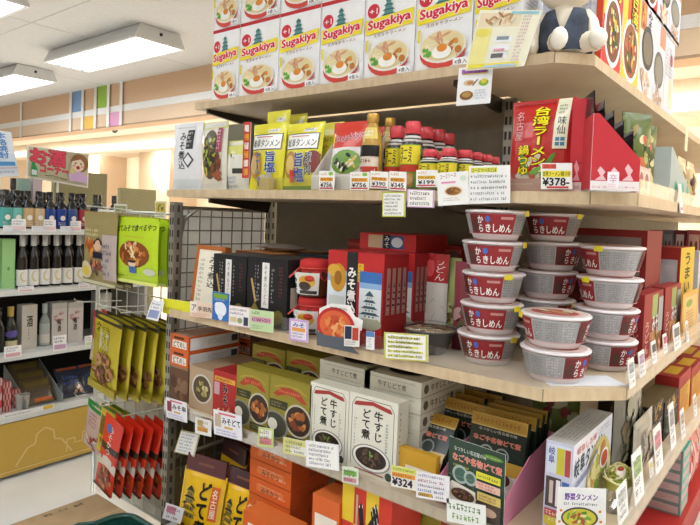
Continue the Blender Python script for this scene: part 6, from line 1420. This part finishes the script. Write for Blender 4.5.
f = p.flat((XL + .0045, .6, .025), (0, 1, 0), (0, 0, 1), 1.52, .28, .0005)
cc = 'D6BE80'; f.rect(0, .06, 1, .08, cc)
for cx_, w_, h_ in ((.60, .10, .62), (.86, .05, .8), (.30, .1, .6)):
    f.line([(cx_ - w_, .14), (cx_ - w_ * .6, .14 + h_ * .5), (cx_ - w_ * .35, .14 + h_ * .55), (cx_ - w_ * .3, .14 + h_ * .85), (cx_, .14 + h_), (cx_ + w_ * .3, .14 + h_ * .85), (cx_ + w_ * .35, .14 + h_ * .55), (cx_ + w_ * .6, .14 + h_ * .5), (cx_ + w_, .14)], .006, cc)
f.line([(.68, .14), (.68, .4), (.71, .4), (.71, .3), (.74, .3), (.74, .48), (.77, .48), (.77, .2), (.8, .2), (.8, .38), (.83, .38)], .005, cc)
p.build('skyline_panel', BC_)
lp('kick_base', XL - .40, .62, 0, XL - .05, 2.1, .02, col=mat('2A2622', 'matte'))
# bottles
def wine(body, lab, band, hgt=.30, r0=.03):
    def mk():
        r = empty('bottle')
        p = Pk(); p.lathe([(r0 * .9, 0), (r0, .006), (r0, hgt * .55), (r0 * .8, hgt * .64), (r0 * .42, hgt * .74), (r0 * .38, hgt * .95), (r0 * .45, hgt * .955), (r0 * .45, hgt)], mat(body, 'gloss'), 14); p.build('glass_body', r)
        p = Pk(); p.kind = 'gloss'
        f = p.face(lambda a, b, l: Vector((math.sin((a - .5) * 3.4) * (r0 + .0006 + l), -math.cos((a - .5) * 3.4) * (r0 + .0006 + l), hgt * (.04 + .5 * b))), r0 * 3.4, hgt * .5, 12, 1, .0004)
        lab(f); p.build('bottle_label', r)
        p = Pk(); p.lathe([(r0 * .5, hgt * .78), (r0 * .5, hgt), (0, hgt + .001)], mat(band, 'gloss'), 12, cap0=False, cap1=False); p.build('neck_foil', r)
        return r
    return Maker(mk)
def lab_col(c): return lambda f: (f.rect(0, 0, 1, 1, c), f.ell(.5, .5, .12, .14, 'E8E4D8'), f.scrib(.3, .1, .7, .3, 2, 'E0DCD0'))
GT = 'bottles on the top of the bottle shelving'
cols = [('4FA39A', 'teal'), ('6FB3A8', 'pale teal'), ('C9A878', 'tan'), ('CDB28C', 'beige'), ('27478F', 'blue'), ('1F3F92', 'deep blue'), ('35558F', 'grey blue'), ('A8303C', 'red')]
RT = (0, 0, PI / 2)
for k, (c, nm_) in enumerate(cols):
    y = AX(5 + 11 * k, 225, XL - .08).y
    wine('15171A', lab_col(c), '1A1614', .205, .0335)((XL - .08, y, S1 + .0006), 'dark bottle with %s label in the front row on the bottle shelving top' % nm_, 'bottle', GT, rot=RT)
BT = wine('17181A', lab_col('5A4A3C'), '2A2420', .205, .031)
for k in range(13):
    BT((XL - .18 - .07 * (k % 2), AX(2 + 9.3 * k, 225, XL - .18).y, S1 + .0006), 'dark bottle standing behind the labelled front row, %s from the picture edge' % ORD[k], 'bottle', GT, rot=RT)
GM = 'white labelled bottles on the middle shelf'
def lab_moon(f): f.rect(0, 0, 1, 1, '1A1614'); f.rect(0, 0, 1, .6, 'E6E4DE'); f.ell(.5, .34, .2, .2, 'D9C99A'); f.ell(.56, .36, .16, .16, 'E6E4DE')
mb = wine('1A1412', lab_moon, 'CFCBC6', .29, .029)
for k in range(7):
    mb((XL - .09, AX(21.4 + 11.3 * k, 290, XL - .09).y, S2_ + .0006), 'dark bottle with white neck and pale moon label, %s from the green box' % ORD[k], 'bottle', GM, rot=RT)
for k in range(6):
    mb((XL - .2, AX(24 + 11.3 * k, 290, XL - .2).y, S2_ + .0006), 'dark bottle with white neck in the rear row, %s from the green box' % ORD[k], 'bottle', GM, rot=RT)
def lbox(name, x0, x1, yt, yb, dx, base, depth, col, draw, label, cat, group=None, seed=3, lean=0.0):
    return sbox(name, x0, x1, yt, yb, XL - dx, base + .0006, depth, col, draw, label, cat, group, seed, lean=lean)
lbox('green_box', 2, 15, 239, 290, .08, S2_, .07, '8CC07A', lambda f: (f.rect(0, 0, 1, 1, '9ACB86'), f.ell(.5, .4, .1, .04, '6A9A5A')), 'tall pale green box beside the white necked bottles', 'box')
lbox('sake_carton', 22, 37, 305, 352, .1, S3_, .07, 'BDB7AC', lambda f: (f.rect(0, 0, 1, 1, 'C4BEB2'), f.text('酒', .3, .5, .7, .75, '2E2A26', bold=.05), f.scrib(.4, .2, .6, .48, 4, '5A564E')), 'tall cream sake carton with black brush lettering on the third bottle shelf', 'carton')
def d_flower(f): f.rect(0, 0, 1, 1, 'B9B5AE'); f.rect(0, 0, 1, .86, 'C9C2BC'); f.blobs(.5, .66, .42, .12, ['B98A8A', 'D9C0B8', '8A6A5A'], 14, .3); f.text('梅酒', .34, .3, .6, .62, '2E2620', vert=True, bold=.04)
lbox('sake_box', 52, 67, 303, 348, .1, S3_, .08, 'B0ACA4', d_flower, 'grey sake box with flower picture, left of the pair', 'box', 'flower sake boxes')
lbox('sake_box', 68, 83, 302, 346, .1, S3_, .08, 'B0ACA4', d_flower, 'grey sake box with flower picture, right of the pair', 'box', 'flower sake boxes')
lbox('white_carton', 99, 111, 293, 335, .12, S3_, .1, 'B9B8B4', lambda f: f.rect(0, 0, 1, 1, 'C0BFBB').scrib(.2, .2, .8, .8, 6, '9A9A98'), 'pale carton at the dark right end of the third bottle shelf', 'carton')
champ = wine('20261C', lambda f: (f.rect(0, 0, 1, 1, '1E241A'), f.ell(.5, .7, .34, .16, '5A4A9A'), f.rect(.15, .1, .85, .4, 'C9BC94')), 'B39A3E', .24, .033)
champ((XL - .12, AX(10, 350, XL - .12).y, S3_ + .0006), 'champagne style bottle with gold foil neck on the third bottle shelf', 'bottle', 'bottles on the third bottle shelf', rot=RT)
wine('8E958E', lambda f: (f.rect(0, 0, 1, 1, 'A9ADA8'), f.rect(.1, .1, .9, .5, 'C9C4B8')), 'B9BDB8', .24, .028)((XL - .12, AX(44, 350, XL - .12).y, S3_ + .0006), 'clear glass bottle between the cream carton and the flower boxes', 'bottle', 'bottles on the third bottle shelf', rot=RT)
wine('121212', lambda f: f.rect(0, 0, 1, 1, '1E1E1E'), '1A1A1A', .24, .033)((XL - .12, AX(-2, 350, XL - .12).y, S3_ + .0006), 'black bottle cut off by the left picture edge', 'bottle', 'bottles on the third bottle shelf', rot=RT)
def d_lcard(c): return lambda f: (f.rect(0, 0, 1, 1, 'EEEDEC'), f.scrib(.08, .5, .92, .92, 2, '5A5A78'), f.rect(.08, .1, .92, .4, c))
GLC = 'price cards on the bottle shelving'
for px, py, w, h, z, c, l in ((19, 228, .07, .065, S1, 'E8D0D0', 'white card standing before the teal labelled bottles'), (50, 228, .065, .065, S1, 'E8D0D4', 'white card standing before the beige and blue labelled bottles'), (76, 228, .06, .06, S1, 'E8C8CC', 'white card standing before the grey blue labelled bottle'),
                              (12, 231, .085, .03, S1, 'DCE2EE', 'low white price strip at the left end of the top bottle row'), (40, 231, .085, .03, S1, 'DCE2EE', 'low white price strip in the middle of the top bottle row'), (68, 231, .085, .03, S1, 'DCE2EE', 'low white price strip at the right end of the top bottle row'),
                              (13, 357, .085, .062, S3_, 'D9A8B0', 'price card below the champagne style bottle'), (60, 349, .075, .085, S3_, 'C9A0C0', 'lined price card before the flower sake boxes'), (89, 345, .05, .06, S3_, 'D0DCB8', 'greenish price card at the right of the flower sake boxes'),
                              (26, 290, .08, .03, S2_, 'E0B8B8', 'low price strip under the white necked bottles'), (84, 286, .06, .03, S2_, 'E0C8C8', 'low price strip at the right end of the middle bottle shelf')):
    q = AX(px, py, XL + .003); p = Pk(3); p.box(-w / 2, 0, 0, w / 2, .002, h, 'EEEDEC'); d_lcard(c)(p.front(w, h))
    o = p.build('shelf_price_card', None, (XL + .003, q.y, z - .012), (-.05, 0, PI / 2)); tag(o, l, 'price card', GLC)
# base cabinet goods
for k in range(3):
    def d_check(f):
        f.rect(0, 0, 1, 1, 'C9A8A0')
        for i in range(5):
            for j in range(5):
                if (i + j) % 2: f.rect(i / 5, j / 5, i / 5 + .2, j / 5 + .2, 'B03A38'); f.L -= f.step
    lbox('checked_pack', (-8, 3, 12)[k], (2, 11, 20)[k], (379, 382, 390)[k], 415, .06 + .03 * k, SB, .06, 'B8706A', d_check, ('red checked pack at the left picture edge on the base cabinet', 'red checked pack second from the left picture edge', 'red checked pack beside the white paper cups')[k], 'pack', 'red checked packs')
for k in range(2):
    p = Pk(); p.lathe([(.022, 0), (.028, .075), (.03, .078)], 'C9C4B8', 18); o = p.build('paper_cup', None, (XL - .09, AX(22 + 5.5 * k, 405, XL - .06).y, SB + .0006)); o.scale = (.8, .8, 1); tag(o, ('white paper cup beside the red checked packs', 'white paper cup nearest the slanted snack tray')[k], 'cup', 'paper cups')
def d_snk(f): f.rect(0, 0, 1, 1, '2A3040'); f.poly([(.15, .25), (.85, .35), (.9, .75), (.2, .7)], 'D9DCE6'); f.scrib(.2, .35, .85, .7, 2, '3A5AA8'); f.rect(.1, .88, .9, .98, 'A8522E'); f.blobs(.7, .2, .2, .12, ['C9946A', 'E0B890'], 6, .4)
def d_snk2(f): f.rect(0, 0, 1, 1, '5A4A30'); f.poly([(.1, .2), (.9, .2), (.9, .6), (.1, .6)], 'D6DADC'); f.scrib(.15, .25, .85, .55, 2, '2A3A5A'); f.rect(.3, .05, .9, .2, 'C0642E'); f.rect(.1, .7, .9, .95, '6A5A2A')
def tilt_bag(px, py, w, h, draw, label, seed, dx, zz=.0, group='snack bags on the base cabinet'):
    p = Pk(seed); bag_mesh(p, w, h, .04, '2E3240', kind='gloss'); draw(p)
    q = AX(px, py, XL - dx); o = p.build('snack_bag', None, (XL - dx - .03, q.y, SB + .006 + zz), (math.radians(-38), 0, PI / 2)); return tag(o, label, 'snack bag', group)
tilt_bag(77, 396, .15, .19, d_snk, 'dark blue and white snack bag lying tilted on the base cabinet', 160, .06)
tilt_bag(99, 388, .15, .19, d_snk, 'dark blue and white snack bag at the right end of the base cabinet', 161, .06)
r = empty('display_tray', (XL - .03, AX(45, 405, XL - .03).y, SB + .0006), (0, 0, PI / 2)); tag(r, 'slanted clear plastic tray of snack bags on the base cabinet', 'tray')
p = Pk(); p.extr([(-.10, 0), (-.097, 0), (-.097, .05), (-.10, .05)], 0, .3, ACRYLIC); 
for sx in (-.10, .097):
    p.add([(sx + e, y, z) for e in (0, .003) for y, z in ((0, 0), (.3, 0), (.3, .2), (0, .05))], [(0, 1, 2, 3), (7, 6, 5, 4), (0, 4, 5, 1), (1, 5, 6, 2), (2, 6, 7, 3), (3, 7, 4, 0)], 'A9ACA8')
p.box(-.10, 0, 0, .10, .3, .003, 'A9ACA8'); p.build('tray_shell', r)
for k in range(3):
    p = Pk(165 + k); bag_mesh(p, .17, .15, .03, '5A4A30'); d_snk2(p); o = p.build('snack_bag', None, (XL - .075 - .075 * k, AX(45, 405, XL - .03).y, SB + .012 + .035 * k), (math.radians(-40), 0, PI / 2)); tag(o, 'brown and white snack bag in the slanted tray, %s from the front' % ORD[k], 'snack bag', 'snack bags in the slanted tray')
q = AX(38, 411, XL + .005); p = Pk(); p.box(-.14, 0, 0, .14, .002, .025, 'E3E3E0'); f = p.front(.28, .025); f.rect(.8, .1, .98, .9, 'D9B43C'); f.scrib(.1, .2, .6, .8, 1, '8A8AA0'); o = p.build('shelf_price_strip', None, (XL + .016, q.y - .06, SB + .0), (0, 0, PI / 2)); tag(o, 'long white price strip along the base cabinet rail', 'price strip')

# signs and goods standing on the bottle shelving
def sign(pts, Xp, label, draw, foot):
    q = [AX(x, y, Xp) for x, y in pts]; o = q[3]
    r = empty('shop_sign', o); tag(r, label, 'sign')
    tl, tr, br, bl = [v - o for v in q]
    fn = lambda a, b, l: bl * (1 - a) * (1 - b) + br * a * (1 - b) + tr * a * b + tl * (1 - a) * b + Vector((l, 0, 0))
    p = Pk(3); p.add([v + Vector((e, 0, 0)) for e in (0, -.006) for v in (bl, br, tr, tl)], [(0, 1, 2, 3), (7, 6, 5, 4), (0, 4, 5, 1), (1, 5, 6, 2), (2, 6, 7, 3), (3, 7, 4, 0)], 'EDEBE4')
    p.face(fn, (br - bl).length, (tl - bl).length, 1, 1, .0008); draw(p); p.build('sign_board', r)
    m = (bl + br) * .5; zb_ = foot - o.z
    p = Pk(); p.lathe([(.014, zb_), (.014, zb_ + .008), (.007, zb_ + .012), (.006, m.z + .05)], 'E3E0D6', 14, cx=m.x - .012, cy=m.y)
    p.build('sign_pole', r)
    return r
def d_osake(f):
    f.rect(0, 0, 1, 1, 'F4F2EA'); f.rect(.02, .04, .98, .96, 'CDC9A8'); f.text('お酒', .05, .48, .6, .94, 'E8506A', bold=.1, out='A02038', ow=.07); f.text('コーナー', .2, .24, .64, .48, 'E8506A', bold=.1, out='A02038', ow=.07)
    f.ell(.83, .68, .15, .27, '9A6A44', 24); f.ell(.8, .62, .11, .2, 'F6E3CC', 22); f.poly([(.69, .7), (.72, .85), (.9, .86), (.92, .7), (.84, .8)], '9A6A44'); f.ell(.76, .66, .012, .03, '4A2A20'); f.ell(.85, .66, .012, .03, '4A2A20'); f.ell(.8, .54, .03, .05, 'A8303A'); f.ell(.73, .58, .025, .03, 'F0A8A0'); f.ell(.87, .58, .025, .03, 'F0A8A0')
    f.poly([(.66, .12), (.96, .12), (.96, .32), (.9, .42), (.7, .42), (.64, .3)], 'D9B8E0'); f.ell(.7, .42, .05, .09, 'E6D49A'); f.poly([(.04, .3), (.06, .52), (.08, .52), (.14, .3), (.14, .06), (.04, .06)], '2E9A5A'); f.rect(.05, .1, .13, .26, 'E6EEF0'); f.line([(.25, .14), (.4, .17), (.62, .12)], .012, '6A6A5A'); f.scrib(.3, .08, .6, .14, 1, '6A6A50')
sign([(27, 145), (89, 154), (88, 188), (27, 177)], XL - .28, 'pink lettered drinks corner sign with a smiling woman, on a pole', d_osake, S1 + .001)
def d_blue2(f): f.rect(0, 0, 1, 1, 'EAF2FA'); f.rect(0, .1, 1, .5, 'DCE9F6'); f.text('本格焼酎', .5, .4, .82, .97, '5A94D6', vert=True, bold=.06); f.text('梅酒', .06, .5, .34, .95, '8AB8E6', vert=True, bold=.04); f.rect(.3, .24, .95, .33, '5AA0DC'); f.rect(0, .18, 1, .2, 'E0B8C4'); f.scrib(.2, .06, .95, .15, 1, 'B0A8C8')
sign([(-24, 128), (11, 132), (19, 176), (-18, 178)], XL - .24, 'white and blue sign with blue lettering at the left picture edge', d_blue2, S1 + .001)
def tbox(x0, x1, yt, yb, dx, c, l, draw=None):
    X = XL - dx; y0 = AX(x0, yb, X).y; y1 = AX(x1, yb, X).y; zt = AX(x0, yt, X).z; w = y1 - y0
    p = Pk(2); p.box(-w / 2, 0, 0, w / 2, .05, zt - S1 - .001, c); (draw or (lambda f: f.rect(.2, .3, .8, .7, 'E8C8C0')))(p.front(w, zt - S1)); o = p.build('gift_carton', None, (X, (y0 + y1) / 2, S1 + .0006), RT); tag(o, l, 'carton', 'cartons on the bottle shelving')
tbox(20, 30, 178, 198, .33, '9AB8AC', 'pale teal carton standing behind the top bottle row, nearest the blue sign')
tbox(33, 42, 178, 198, .33, 'D9C8CC', 'pale pink carton behind the top bottle row under the drinks corner sign')
BT((XL - .33, AX(13, 198, XL - .33).y, S1 + .0006), 'brown bottle standing taller behind the top row beside the teal carton', 'bottle', GT, rot=RT, scale=(1, 1, 1.35))
p = Pk(); p.ball((0, 0, .03), (.045, .045, .03), mat('D9A83A', 'gloss')); p.lathe([(.02, .0), (.03, .004)], 'B98A2A', 14); o = p.build('gold_gourd', None, (XL - .36, AX(24, 196, XL - .36).y, AX(24, 197, XL - .36).z - .02)); tag(o, 'round gold ornament beside the teal carton behind the bottles', 'ornament'); o.location.z = S1 + .0006; o.scale = (1, 1, 3.4)
